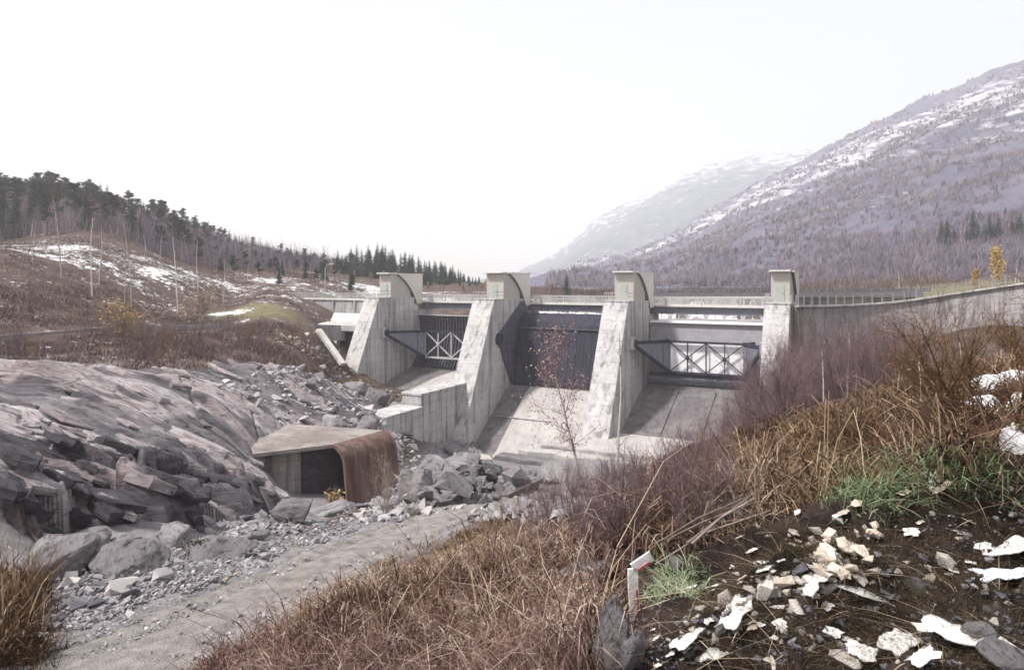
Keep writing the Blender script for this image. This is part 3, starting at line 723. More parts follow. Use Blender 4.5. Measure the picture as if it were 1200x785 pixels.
# gate 2: fully plated
a0, a1 = bay(1); L = a1 - a0
t = thing('radial_gate', 'closed sluice gate plated in dark navy steel with rounded top, middle bay', 'sluice gate', dam(a0, 0), DA, 'radial gates of the dam')
front = [(5.1, -14.75), (5.9, -11), (6.7, -7.4), (6.85, -6.9), (7.05, -6.4), (7.35, -5.95), (7.75, -5.55), (8.2, -5.2), (8.7, -4.97), (9.2, -4.84), (9.8, -4.8), (10.4, -4.95)]
back = [(10.5, -5.3), (10.7, -8), (9.9, -12), (8.8, -14.6)]
MB().prism(front + back, .3, L - .3).obj('gate_body', MAT['steel_dark'], t)
for i in range(14):
    x = .6 + i * (L - 1.2) / 13
    MB().prism([(b - .05, z) for b, z in front[:3]] + [(b + .03, z) for b, z in front[:3][::-1]], x - .03, x + .03).obj('seam', MAT['steel_dark'], t)
MB().box(.3, L - .3, 6.55, 6.8, -6.95, -6.83).obj('ledge', MAT['steel_rib'], t)
MB().box(.25, L - .25, 4.9, 5.25, -15.1, -14.7).obj('sill_seal', MAT['steel_dark'], t)
for s in (0, 1):
    x0, x1 = (.02, .2) if s == 0 else (L - .2, L - .02)
    pl = [(TB - .2, TZ - .9), (TB - .2, TZ + .5), (8.4, -2.95), (9.6, -3.6), (10.4, -4.9), (8.5, -5.0), (7.0, -6.5), (5.1, -14.75), (4.7, -14.75)]
    MB().prism(pl, x0, x1).obj('side_plate', MAT['steel_side'] if 'steel_side' in MAT else MAT.setdefault('steel_side', simple('blue_grey_side_plate', (.055, .053, .08), (.095, .09, .12), 1.2, .55, .15)), t)
    xx = .2 if s == 0 else L - .2
    MB().tube([(xx - .2, TB - .1, TZ - .2), (xx + .25, TB - .1, TZ - .2)], .85, 18).obj('trunnion', MAT['steel_dark'], t)
# gate 3: under work, grey upper panel, white panels behind the braces
a0, a1 = bay(2); L = a1 - a0
t = thing('radial_gate', 'light grey sluice gate with white panels behind dark cross braces, right bay', 'sluice gate', dam(a0, 0), DA, 'radial gates of the dam')
up = [(9.2, -8.5), (9.55, -8.3), (10.1, -5.75), (10.6, -5.75), (10.75, -8.5)]
MB().prism(up, .15, L - .1).obj('upper_panel', MAT['steel_mid'], t)
MB().box(.1, L - .05, 9.6, 10.7, -5.745, -5.45).obj('crest_beam', MAT['white_panel'], t)
MB().box(.2, L - .15, 8.9, 9.3, -8.9, -8.5).obj('stringer', MAT['steel'], t)
for i in range(4):
    x0 = 3.0 + i * (L - 6.0) / 4
    MB().box(x0 + .02, x0 + (L - 6.0) / 4 - .02, 7.95, 8.03, -12.3, -8.3).obj('white_panel', MAT['white_panel'], t)
for x0, x1 in ((.2, 2.96), (L - 2.96, L - .2)):
    MB().prism([(9.5, -8.9), (9.62, -8.9), (9.0, -12.6), (8.88, -12.6)], x0, x1).obj('grey_panel', MAT['steel'], t)
MB().prism([(8.2, -13.0), (9.3, -12.75), (9.3, -13.95), (8.5, -13.95), (8.2, -13.4)], .15, L - .4).obj('bottom_beam', MAT['steel'], t)
MB().box(.3, L - .6, 8.35, 8.9, -12.74, -12.5).obj('bottom_stringer', MAT['steel_dark'], t)
arm_pair(t, L, MAT['steel_dark'])
truss(t, 3.4, L - 3.4, 7.5, -12.2, TZ - .1, MAT['steel_dark'], .13)

# ---- chutes and apron
CH = [[(9.2, -14.05), (5, -14.8), (2.6, -15.6), (-.5, -16.6), (-3.7, -16.95)],
      [(9.2, -14.0), (6, -14.75), (3, -15.9), (0, -18), (-3, -20.1), (-6, -22.2), (-8, -22.9), (-12, -23.2)],
      [(9.2, -13.98), (6, -14.5), (3, -15.8), (0, -17.2), (-2, -18.15), (-3.6, -18.5)]]
CL = ['curved concrete chute below the ribbed left gate', 'long sloping concrete chute below the dark middle gate', 'shaded concrete chute below the grey right gate']
def smooth_prof(p, n=6):
    p = np.array(p); t = np.arange(len(p)); tt = np.linspace(0, len(p) - 1, (len(p) - 1) * n + 1)
    out = np.stack([np.interp(tt, t, p[:, 0]), np.interp(tt, t, p[:, 1])], 1)
    for _ in range(3):
        o = out.copy(); o[1:-1] = (out[:-2] + out[1:-1] * 2 + out[2:]) / 4; out = o
    return [tuple(x) for x in out]
for k in range(3):
    a0, a1 = bay(k)
    t = thing('spillway_chute', CL[k], 'spillway', dam(a0, 0), DA, 'chutes of the spillway')
    pr = smooth_prof(CH[k])
    MB().prism(pr + [(pr[-1][0], pr[-1][1] - 3.0), (9.2, -22)], .0, a1 - a0).obj('chute_slab', MAT['concrete_wet' if k == 2 else 'concrete_chute'], t)  # right chute takes the dark copy, its shade painted into the slab
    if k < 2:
        # damp along the pier with the pier's straight shadow painted in
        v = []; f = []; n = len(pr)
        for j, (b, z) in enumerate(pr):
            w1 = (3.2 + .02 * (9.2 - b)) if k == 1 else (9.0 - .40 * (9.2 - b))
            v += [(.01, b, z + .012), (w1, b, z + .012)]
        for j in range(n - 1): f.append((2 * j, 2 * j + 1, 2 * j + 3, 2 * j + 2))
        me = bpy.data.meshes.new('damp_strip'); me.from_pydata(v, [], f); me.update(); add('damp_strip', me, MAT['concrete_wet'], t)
    if k == 1:
        MB().prism([(-1.02, -18.55), (-1.1, -18.75), (-1.16, -18.62)], 1.0, 9.0).obj('joint_edge', MAT['concrete_old'], t)
    if k == 2:
        for x in (4.4, 9.2):
            MB().prism([(6.2, -14.2), (0, -17.0), (-2.8, -18.2), (-2.8, -18.7), (6.2, -14.9)], x, x + .55).obj('baffle', MAT['concrete_wet'], t, bevel=.05)
ap = thing('stilling_apron', 'stepped pale concrete apron at the foot of the right bay', 'apron', dam(41, -3.6), DA)
R2 = random.Random(5)
for i, (x0, x1, y0, y1, z) in enumerate([(-4.4, 21, -9.5, -.02, -18.52), (-6.6, 17, -11.6, -9.52, -18.95), (-8.4, 19, -13.4, -11.62, -19.4), (-9.5, 16, -15.6, -13.42, -19.9), (-10.5, 20, -18.5, -15.62, -20.4)]):
    n = 16
    ft = [(x1 + (x0 - x1) * j / n, y0 + R2.uniform(-.5, .35)) for j in range(n + 1)]
    MB().prismz([(x0, y1), (x1, y1)] + ft, -26, z).obj('step', MAT['concrete_chute'] if i < 2 else MAT['boulder'], ap, bevel=.08)

# ---- training wall between the two left chutes
t = thing('training_wall', 'thick concrete wall with dark water streaks in front of the second pier', 'wall', dam(SP, 0), DA)
MB().prismz([(-.9, -5.2), (1.9, -5.2), (2.0, -15.5), (-.9, -15.5)], -26, -13.9).obj('upper_wall', MAT['concrete_brown'] if False else MAT['wallstreak'] if 'wallstreak' in MAT else MAT.setdefault('wallstreak', concrete('streaked_wall_concrete', (.48, .465, .465), (.37, .355, .36), stain=(.045, .04, .045), streak=.7, lo=.5, hi=.64)), t, bevel=.08)
MB().box(-1.0, 2.1, -15.6, -5.1, -13.9, -13.62).obj('coping', MAT['concrete'], t, bevel=.04)
MB().box(-1.2, 2.25, -22.6, -15.62, -26, -15.35).obj('lower_wall', MAT['wallstreak'], t, bevel=.08)
MB().box(-1.3, 2.35, -22.7, -15.63, -15.35, -15.1).obj('coping', MAT['concrete'], t, bevel=.04)
MB().prism([(-5.18, -20.4), (-5.18, -25), (-7.6, -25), (-7.6, -21.2), (-7.2, -20.55), (-6.6, -20.3)], 1.9, 2.03).obj('arch_recess', MAT['rock_dark'], t)  # flat dark panel painting the shade inside the arch opening
for b in (-18.2, -13.5, -11.2):
    MB().prism([(b, -20.2), (b - .35, -23.5), (b + .35, -23.5)], 1.98, 2.28).obj('drain_stain', MAT['concrete_old'], t)

# ---- left wing: crest wall, ledge, road slab on columns
t = thing('wing_wall', 'grey concrete crest wall with pale railing left of the leftmost pier', 'wall', dam(0, 12), DA)
MB().prism([(-.4, -6.6), (.3, -6.6), (.3, -3.4), (0, -3.4)], -24, .9).obj('wall', MAT['concrete_old'], t)
for i in range(5):
    MB().box(-22 + i * 5, -21.7 + i * 5, -.42, .02, -6.2, -3.42).obj('buttress', MAT['concrete_old'], t)
MB().box(-36, 1, -.25, .9, -3.4, -3.12).obj('coping', MAT['roof'], t)
rl = MB().bar((-36, -.1, -2.15), (1, -.1, -2.15), .09).bar((-36, -.1, -2.6), (1, -.1, -2.6), .05).obj('railing', MAT['rail'], t)
bl = MB(); x = -36
while x < 1: bl.box(x - .035, x + .035, -.13, -.07, -3.12, -2.17); x += .25
bl.obj('balusters', MAT['rail'], rl)
for i in range(19):
    x = -36 + i * 2.05; MB().box(x - .06, x + .06, -.16, -.04, -3.12, -2.1).obj('rail_post', MAT['rail'], t)
MB().prism([(-6.0, -6.75), (-.42, -5.75), (-.42, -7.5), (-6.0, -7.5)], -17, -.1).obj('ledge', MAT['roof'], t)
t = thing('road_slab', 'concrete road slab on columns with shaded openings left of the piers', 'road slab', dam(0, 0), DA)
MB().box(-11, -.05, -1.6, 6.0, -7.75, -6.8).obj('slab', MAT['concrete'], t, bevel=.05)
for a in (-1.0, -4.6, -8.2):
    MB().prism([(-1.2, -7.76), (-2.6, -12.6), (-1.9, -12.6), (-.3, -7.76)], a, a + .55).obj('column', MAT['concrete'], t)
MB().prism([(3.2, -7.76), (-1.6, -14.5), (4.5, -14.5), (4.5, -7.76)], -10.5, -.05).obj('back_slope', MAT['concrete_old'], t)
p0 = Vector(at(373, 386.5, 100.5)); p1 = Vector(at(402, 427, 97.5))
t = MB().bar(p0, p1, .95, .5).obj('sloping_beam', MAT['roof'], None, bevel=.05, label='pale sloping concrete beam on the grassy bank left of the leftmost pier', cat='beam')

# ---- retaining wall along the road
RW = [at(-60, 396, 57), at(13, 392, 62), at(127, 383, 75), at(200, 381, 85), at(250, 380, 92), at(330, 380, 101), at(404, 381, 107)]
t = thing('retaining_wall', 'low weathered concrete road wall above the bushes on the left bank', 'wall', (0, 0, 0))
P = np.array(RW); n = 26; tt = np.linspace(0, len(P) - 1, n + 1); W_ = np.stack([np.interp(tt, np.arange(len(P)), P[:, i]) for i in range(3)], 1)
for i in range(n):
    p = W_[i]; q = W_[i + 1]; d = (q - p)[:2]; d = d / np.hypot(*d); nn = np.array([d[1], -d[0]]) * .22; q2 = q - np.array([d[0], d[1], 0]) * .025
    vs = [(*(p[:2] + s * nn), p[2] + z) for z in (-2.4, 0) for s in (-1, 1)] + [(*(q2[:2] + s * nn), q2[2] + z) for z in (-2.4, 0) for s in (-1, 1)]
    me = bpy.data.meshes.new('panel'); me.from_pydata(vs, [], [(0, 1, 5, 4), (2, 6, 7, 3), (0, 2, 3, 1), (4, 5, 7, 6), (1, 3, 7, 5), (0, 4, 6, 2)]); me.update()
    add('panel', me, MAT['concrete_old'], t)

# ---- right wing: curved wall with fence
t = thing('curved_wing_wall', 'long weathered concrete wall with fence rising to the right edge', 'wall', (0, 0, 0))
WW = [at(933, 359.5, 78.6), at(965, 359.5, 80.5), at(1000, 358.5, 82), at(1035, 356, 82.5), at(1065, 353, 82), at(1110, 346, 80.5), at(1155, 339.5, 78), at(1200, 333, 75), at(1260, 326, 71)]
P = np.array(WW); n = 64; tt = np.linspace(0, len(P) - 1, n + 1); W_ = np.stack([np.interp(tt, np.arange(len(P)), P[:, i]) for i in range(3)], 1)
for _ in range(6): W_[1:-1] = (W_[:-2] + 2 * W_[1:-1] + W_[2:]) / 4
cop = MB()
for i in range(0, n, 4):
    vs = []; fs = []
    for j in range(i, min(i + 5, n + 1)):
        p = W_[j]; d = (W_[min(j + 1, n)] - W_[max(j - 1, 0)])[:2]; d = d / np.hypot(*d); nn = np.array([d[1], -d[0]])
        sh = d * (-.02 if j == i + 4 else 0)
        for s, z in ((.0, 0), (1.6, -14), (-.5, -14), (-.5, 0)):
            vs.append((*(p[:2] + nn * s + sh), p[2] + z))
    for j in range(len(vs) // 4 - 1):
        for c in range(4): fs.append((j * 4 + c, j * 4 + (c + 1) % 4, j * 4 + 4 + (c + 1) % 4, j * 4 + 4 + c))
    fs += [(0, 3, 2, 1), tuple(len(vs) - 4 + c for c in range(4))]
    me = bpy.data.meshes.new('wall_panel'); me.from_pydata(vs, [], fs); me.update(); add('wall_panel', me, MAT['concrete_brown'] if i == 0 else MAT['concrete_old'], t)
cp = MB()
for i in range(n):
    cp.bar(W_[i] + np.array([0, 0, .08]), W_[i + 1] + np.array([0, 0, .08]), .75, .2)
cp.obj('coping', MAT['concrete'], t)
fe = thing('wall_fence', 'pale post and rail fence on top of the curved right wall', 'fence', (0, 0, 0))
seg = np.hypot(*np.diff(W_[:, :2], axis=0).T); Lc = np.concatenate([[0], np.cumsum(seg)]); m = int(Lc[-1] / 1.25)
FP = np.stack([np.interp(np.linspace(0, Lc[-1], m + 1), Lc, W_[:, i]) for i in range(3)], 1)
pm = MB().box(-.06, .06, -.06, .06, 0, 1.15).mesh('fence_post')
for p in FP: add('fence_post', pm, MAT['rail_mid'], fe, loc=(p[0], p[1], p[2] + .18))
for z in (.35, .62, .88, 1.1):
    r_ = MB()
    for i in range(m): r_.bar(FP[i] + np.array([0, 0, .18 + z]), FP[i + 1] + np.array([0, 0, .18 + z]), .045)
    r_.obj('fence_rail', MAT['rail_mid'], fe)

# ---- road bridge and white truss bridge behind the right bay
t = thing('road_bridge', 'dark road bridge deck with railing behind the rightmost pier', 'bridge', (0, 0, 0))
A = Vector(at(765, 345.5, 112)); B = Vector(at(1080, 344.5, 96))
dd = (B - A)
MB().bar(A, B, 4, .75).obj('deck', MAT['rail_dark'], t)
rl = MB().bar(A + Vector((0, -2, 1.45)), B + Vector((0, -2, 1.45)), .07).bar(A + Vector((0, -2, .95)), B + Vector((0, -2, .95)), .05).obj('railing', MAT['rail_dark'], t)
pm = MB().box(-.05, .05, -.05, .05, 0, 1.2).mesh('rail_post')
for i in range(34): add('rail_post', pm, MAT['rail_dark'], t, loc=A + dd * (i / 33) + Vector((0, -2, .36)))
sm = MB().box(-.28, .28, -.2, .2, 0, .42).mesh('kerb_stone')
for i in range(90): add('kerb_stone', sm, MAT['boulder'], t, loc=A + dd * ((i + .5) / 90) + Vector((0, -1.75, .37)))
for i in range(4):
    c = A + dd * ((i + .5) / 4); MB().box(c.x - .7, c.x + .7, c.y - 1.2, c.y + 1.2, c.z - 7, c.z - .3).obj('bridge_column', MAT['concrete_old'], t)
MB().bar(A + dd * .42 + Vector((0, 1, -1.6)), B + Vector((0, 1, -1.6)), .4, 2.3).obj('side_wall', MAT['roof'], t)
t = thing('truss_bridge', 'white steel truss footbridge glimpsed behind the right bay', 'bridge', (0, 0, 0))
A = Vector(at(755, 349, 104)); B = Vector(at(905, 349, 97)); dd = B - A; dz = Vector((0, 0, -3.3))
MB().bar(A, B, .3, .35).obj('upper_chord', MAT['white_steel'], t); MB().bar(A + dz, B + dz, .35, .4).obj('lower_chord', MAT['white_steel'], t)
for i in range(14):
    p = A + dd * (i / 14); q = A + dd * ((i + 1) / 14)
    MB().bar(p + (dz if i % 2 else Vector()), q + (Vector() if i % 2 else dz), .22).obj('diagonal', MAT['white_steel'], t)
    MB().bar(p, p + dz, .14).obj('post', MAT['white_steel'], t)
MB().bar(A + dz + Vector((0, 1.6, -.25)), B + dz + Vector((0, 1.6, -.25)), 3, .25).obj('deck', MAT['roof'], t)
for f in (0.0, .5, 1.0):
    c = A + dd * f; MB().box(c.x - .4, c.x + .4, c.y - .3, c.y + 2.8, c.z - 9, c.z - 3.7).obj('bridge_column', MAT['concrete_old'], t)

# ---- rusty lipped outlet on the rock
MAT['slab_top'] = concrete('stained_outlet_concrete', (.31, .285, .275), (.185, .16, .15), stain=(.09, .065, .055), streak=.5, lift=30)
t = thing('outlet_slab', 'concrete outlet slab with rounded rust-brown lip on the bare rock', 'spillway outlet', (0, 0, 0))
Na = Vector((-11.6, 43.75, 0)); Fa = Vector((-9.0, 47.9, 0)); ex = (Fa - Na).normalized(); fl = Vector((ex.y, -ex.x, 0))
prof = [(0, 0)] + [(1.25 * sin(i / 10 * pi / 2), -1.25 * (1 - cos(i / 10 * pi / 2))) for i in range(1, 11)] + [(1.5, -3.4), (1.85, -6.2)]
inn = [(x - .16, z - .16) for x, z in prof]
ZT = -10.45; LL = (Fa - Na).length
v = []; k = len(prof)
NL = 14
for j in range(NL + 1):
    for x, z in prof + inn[::-1]:
        p = Na + ex * (LL * j / NL) + fl * x; v.append((p.x, p.y, ZT + z))
f = []; kk = 2 * k
for j in range(NL):
    for i in range(kk): f.append((j * kk + i, j * kk + (i + 1) % kk, (j + 1) * kk + (i + 1) % kk, (j + 1) * kk + i))
f += [tuple(range(kk))[::-1], tuple(NL * kk + i for i in range(kk))]
me = bpy.data.meshes.new('lip'); me.from_pydata(v, [], f); me.update(); add('lip', me, MAT['rust'], t)
top = [(-11.55, 43.7), (-13.3, 42.7), (-16.2, 41.0), (-18.0, 44.5), (-17.3, 50.2), (-13.4, 49.2), (-9.05, 47.9)]
MB().prismz(top, ZT - .22, ZT + .004).obj('slab', MAT['slab_top'], t)
MB().prismz([(-11.7, 44.2), (-13.3, 43.25), (-13.6, 43.5), (-12.2, 45.4), (-9.6, 47.8), (-9.3, 47.6)], -16, ZT - .25).obj('rock_core', MAT['rock_dark'], t)  # dark block painting the shade of the void under the slab
MB().prismz([(-13.3, 43.05), (-16.2, 41.35), (-16.5, 41.8), (-13.5, 43.5)], -15, ZT - .23).obj('front_wall', MAT['concrete_brown'], t)

# ---- street lamp on the left crest
b0 = Vector(at(381, 345, 126)); t = thing('street_lamp', 'slim street lamp standing behind the left crest railing', 'lamp', b0)
MB().tube([(0, 0, -1.5), (0, 0, 4.6), (.25, 0, 5.2), (.9, 0, 5.6)], [.09, .07, .05, .05], 8).obj('pole', MAT['rail'], t)
MB().box(.8, 1.5, -.14, .14, 5.52, 5.72).obj('lamp_head', MAT['roof'], t, bevel=.03)
# ------------------------------------------------------------------ stones and boulders
import bmesh
def rock_mesh(name, seed, pts=11, sub=0, flat=(1, 1, 1), rough=.05):     # angular block: hull of a few points, edges worn a little
    rg = np.random.default_rng(seed); bm = bmesh.new()
    for i in range(pts):
        p = rg.normal(size=3); p /= np.linalg.norm(p); p = np.sign(p) * np.abs(p) ** .8 * rg.uniform(.75, 1); bm.verts.new(p * np.array(flat))
    r_ = bmesh.ops.convex_hull(bm, input=bm.verts); bmesh.ops.delete(bm, geom=[g for g in r_['geom_interior'] if isinstance(g, bmesh.types.BMVert)], context='VERTS')
    if sub:
        bmesh.ops.bevel(bm, geom=bm.edges[:], offset=.045, segments=1, affect='EDGES', profile=.5)
        bmesh.ops.triangulate(bm, faces=bm.faces[:])
        for _ in range(sub):
            bmesh.ops.subdivide_edges(bm, edges=[e for e in bm.edges if e.calc_length() > .13], cuts=1, use_grid_fill=True)
            bmesh.ops.triangulate(bm, faces=bm.faces[:])
    bm.verts.index_update(); v = np.array([x.co[:] for x in bm.verts]); f = np.array([[x.index for x in p.verts] for p in bm.faces]); bm.free()
    if sub:
        n_ = v / (np.linalg.norm(v, axis=1)[:, None] + 1e-6)
        v = v + n_ * (rough * fbm(v[:, 0] * 2.2 + seed, v[:, 1] * 2.2 + v[:, 2] * 2.9, 4, seed) + .035 * np.floor(4 * vn(v[:, 0] * 3 + v[:, 1], v[:, 2] * 7 + seed, 4)) / 4)[:, None]
    v[:, 2] -= v[:, 2].min(); v /= np.abs(v[:, :2]).max()
    return v, f
ROCKV = [rock_mesh('stone', 100 + i, 9 + i % 5, 0, (1, R.uniform(.55, .9), R.uniform(.35, .7))) for i in range(10)]
ROCKM = [mesh_np('stone', v, None, f) for v, f in ROCKV]
BIGM = [mesh_np('boulder', *(lambda r: (r[0], None, r[1]))(rock_mesh('boulder', 200 + i, 26 if i in (0, 1, 5) else 14, 3, (1, R.uniform(.65, .9), R.uniform(.45, .65)), .09))) for i in range(8)]
for m_ in ROCKM + BIGM: m_.materials.append(MAT['boulder'])
def put(name, me, px, py, wpx, mat=None, tilt=.25, sink=.2, zs=1, r0=1.5, rz=None, **k):
    x, y, z = G(px, py, r0); s = wpx / F * y / 2
    return add(name, me, mat, None, loc=(x, y, z - sink * s * .6), rot=(R.uniform(-tilt, tilt), R.uniform(-tilt, tilt), R.uniform(0, 6.3) if rz is None else rz), scale=(s, s, s * zs), **k)
BL = [(72, 668, 150, 0, 'large rounded grey boulder at the left beside the dark rock face', 1.0),
      (150, 668, 175, 1, 'broad flat grey boulder in front of the leaning slab', .75),
      (148, 634, 80, 2, 'pale slab of rock resting across two boulders left of the gravel', .6),
      (204, 638, 95, 3, 'leaning grey slab at the foot of the dark rock face', .9),
      (112, 640, 70, 4, 'small wedge-shaped boulder behind the broad flat boulder', 1.1),
      (255, 652, 150, 5, 'low purple-grey boulder beside the small green shrub', .7),
      (345, 612, 90, 6, 'angular grey boulder left of the yellow-leaved bush', 1.1),
      (392, 605, 95, 7, 'pale boulder with a white face below the rusty lip', .8),
      (300, 632, 70, 2, 'low pale boulder at the edge of the gravel bank', .8),
      (490, 582, 85, 3, 'big angular grey boulder at the left end of the rubble heap', 1.25),
      (610, 556, 60, 5, 'long tilted stone block on top of the rubble heap', .8),
      (560, 558, 75, 6, 'pale block in the middle of the rubble heap', 1.0)]
for px, py, w, i, lab, zs in BL:
    put('boulder', BIGM[i], px, py, w * (.58 if px < 320 else .62), tilt=.2, zs=zs, sink=.35, label=lab, cat='boulder', group='large boulders by the track', r0=6)
# boulders on the rock slab beside the outlet and left of the chute
for px, py, w, i, zs, Y, lab in [(392, 500, 36, 1, 1.1, 53, 'grey block on the outlet slab, left of two'), (428, 500, 44, 4, 1.2, 53, 'grey block on the outlet slab, right of two'),
                           (418, 472, 34, 0, 1, 90, 'pale boulder between the leftmost pier and the rock slab'), (440, 476, 44, 3, 1, 88, 'pale boulder below the lip of the left chute'), (462, 478, 30, 6, .9, 87, 'small pale boulder at the training wall end of the left chute')]:
    x, y, z = at(px, py, Y); s = w / F * Y / 2
    g = float(np.maximum(outcrop_h(np.array([x]), np.array([y])), H(np.array([x]), np.array([y])))[0])
    add('boulder', BIGM[i], None, None, loc=(x, y, max(g, z - s * .4) - .15 * s), rot=(.1, -.15, R.uniform(0, 6)), scale=(s, s, s * zs), label=lab, cat='boulder', group='boulders on the bank')
# loose sheets of schist lying on the outcrop, running down to the right
def sheet_rock(seed):
    rg = np.random.default_rng(seed); n = int(rg.integers(6, 9)); a = np.sort(rg.uniform(0, 2 * pi, n)) * .35 + np.linspace(0, 2 * pi, n, endpoint=False) * .65
    rr = rg.uniform(.7, 1.05, n); ox_ = np.cos(a) * rr; oy_ = np.sin(a) * rr * .5 * rg.uniform(.7, 1.2)
    V = []
    for sc_, z, j in ((.94, -.16, .02), (1.0, -.02, .02), (.97, .09, .035), (.55, .12, .03)):
        V += [(ox_[i] * sc_ + rg.normal(0, .015), oy_[i] * sc_ + rg.normal(0, .01), z + rg.normal(0, j)) for i in range(n)]
    V += [(0, 0, .125), (0, 0, -.16)]; T = []
    for k in range(3):
        for i in range(n):
            j = (i + 1) % n; T += [(k * n + i, k * n + j, k * n + n + j), (k * n + i, k * n + n + j, k * n + n + i)]
    for i in range(n): j = (i + 1) % n; T += [(3 * n + i, 3 * n + j, 4 * n), (j, i, 4 * n + 1)]
    return np.array(V), np.array(T)
SLM = [mesh_np('slab', *(lambda r: (r[0], None, r[1]))(sheet_rock(800 + i))) for i in range(12)]; SLD = [m_.copy() for m_ in SLM]
for m_ in SLM: m_.materials.append(MAT['rock_piece'])
for m_ in SLD: m_.materials.append(MAT['rock_dark'])  # dark copies for the foot, its shade carried in their colour
OUTC = bpy.data.objects['rock_outcrop']
import mathutils
n_ = 0
while n_ < 230:
    px = R.uniform(-10, 420); Y = math.exp(R.uniform(math.log(19), math.log(72))); x = (px - 600) / F * Y
    sd__ = sdf(np.array([x]), np.array([Y]), OUT)[0]
    if sd__ < .3 or (Y > 40 and abs(x + 13.5) < 4.6 and abs(Y - 45.5) < 5.5): continue
    near_ = Y < 32
    if not near_ and R.random() < .72: continue
    s = min(.95 if near_ else 1.5, R.uniform(.4, 1.3) * math.exp(R.gauss(0, .3))); n_ += 1
    e_ = .4; zc = float(outcrop_h(np.array([x]), np.array([Y]))[0])
    ez = Vector((.37 + R.gauss(0, .06), .12 + R.uniform(-.05, .22 if not near_ else .4), 1)).normalized(); exx = Vector((.962, -.273 + R.gauss(0, .35 if near_ else .1), 0)); exx = (exx - ez * exx.dot(ez)).normalized(); ey = ez.cross(exx)
    rot = mathutils.Matrix((exx, ey, ez)).transposed().to_euler()
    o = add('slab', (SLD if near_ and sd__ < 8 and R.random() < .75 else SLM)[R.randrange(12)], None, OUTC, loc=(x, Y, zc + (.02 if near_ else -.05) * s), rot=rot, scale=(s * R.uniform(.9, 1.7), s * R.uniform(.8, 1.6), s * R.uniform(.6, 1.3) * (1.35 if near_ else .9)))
# rubble heap beyond the track: each stone for itself
RUB = 'broken grey stone lying in the rubble heap below the spillway'
cnt = 0
while cnt < 210:
    px = R.gauss(560, 62); py = R.uniform(536, 606)
    lo = interp_px(px, [(400, 600), (440, 588), (470, 556), (500, 548), (560, 538), (600, 546), (660, 560), (720, 566)]); hi = interp_px(px, [(400, 610), (450, 606), (520, 604), (600, 590), (660, 582), (720, 575)])
    if px < 430 or px > 715 or py < lo or py > hi: continue
    x, y, z = G(px, py, 12)
    if y > 60: continue
    s = min(.95, .16 * math.exp(abs(R.gauss(0, .75)))) * (1.0 if py < hi - 6 else .6)
    add('stone', ROCKM[R.randrange(10)], None, None, loc=(x, y, z - .1 * s + R.uniform(0, .45) * max(0, 1 - abs(px - 540) / 110)), rot=(R.uniform(-.6, .6), R.uniform(-.6, .6), R.uniform(0, 6.3)), scale=(s, s, s * R.uniform(.7, 1.1)), label=RUB, cat='stone', group='stones of the rubble heap')
    cnt += 1
def stone_field(name, pos, size, tint, label, sub=1):
    n = len(pos); V = []; T = []; C = []; off = 0
    lib = [rock_mesh('s', 300 + i, 8, 0, (1, .8, .5), .0) for i in range(6)]
    which = NR.integers(0, 6, n)
    for i in range(6):
        k = np.where(which == i)[0]
        if not len(k): continue
        v, f = lib[i]; a = NR.uniform(0, 6.28, len(k)); b = NR.normal(0, .35, len(k))
        c, s = np.cos(a)[:, None], np.sin(a)[:, None]
        X = v[None, :, 0] * c - v[None, :, 1] * s; Y = v[None, :, 0] * s + v[None, :, 1] * c; Z = v[None, :, 2] + X * np.sin(b)[:, None]
        P = np.stack([X, Y, Z], -1) * size[k][:, None, None] + pos[k][:, None]
        V.append(P.reshape(-1, 3)); T.append((f[None] + (np.arange(len(k)) * len(v))[:, None, None] + off).reshape(-1, 3)); C.append(np.repeat(tint[k], len(v))); off += len(k) * len(v)
    add(name, mesh_np(name, np.concatenate(V), None, np.concatenate(T), attr={'tint': np.concatenate(C)}), MAT['stone'], label=label, cat='gravel', kind='stuff')
def fan(n, px0, px1, py0, py1, cond=None, r0=1.5, r1=200):
    px = NR.uniform(px0, px1, n); py = NR.uniform(py0, py1, n)
    if cond is not None:
        k = cond(px, py); px = px[k]; py = py[k]
    return Gm(px, py, r0, r1)
# loose gravel bank at the left of the track
p = fan(9000, 40, 470, 600, 740, lambda x, y: (y > 700 - .26 * (x - 60) - 25 * vn(x / 30, y / 9, 3) - 25) & (y < 742 - .36 * (x - 60) + 18 * vn(x / 25, y / 12, 4)), 6, 40)
sz = .028 * np.exp(np.abs(NR.normal(0, .62, len(p)))); sz = np.minimum(sz, .26)
stone_field('loose_gravel', p, sz, np.clip(NR.normal(.42, .22, len(p)), 0, 1), 'heap of loose grey stones along the left of the track')
p = fan(3800, 420, 730, 530, 612, lambda x, y: (y > np.interp(x, [400, 470, 560, 660, 720], [600, 556, 536, 556, 564])), 10, 60)
stone_field('rubble_chips', p, np.minimum(.07 * np.exp(np.abs(NR.normal(0, .6, len(p)))), .4), np.clip(NR.normal(.6, .2, len(p)), 0, 1), 'small pale chips among the rubble below the spillway')
p = fan(9000, 0, 640, 575, 785, lambda x, y: polyline_d((x - 600) / F * 1, y * 0, [(0, 0), (1, 1)]) > -1, 5, 40)
k = polyline_d(p[:, 0], p[:, 1], PATH) < 1.6; p = p[k]
stone_field('track_pebbles', p + np.array([0, 0, .15]), np.minimum(.010 * np.exp(np.abs(NR.normal(0, .75, len(p)))), .08), np.clip(NR.normal(.55, .25, len(p)), 0, 1), 'pebbles scattered over the gravel track')
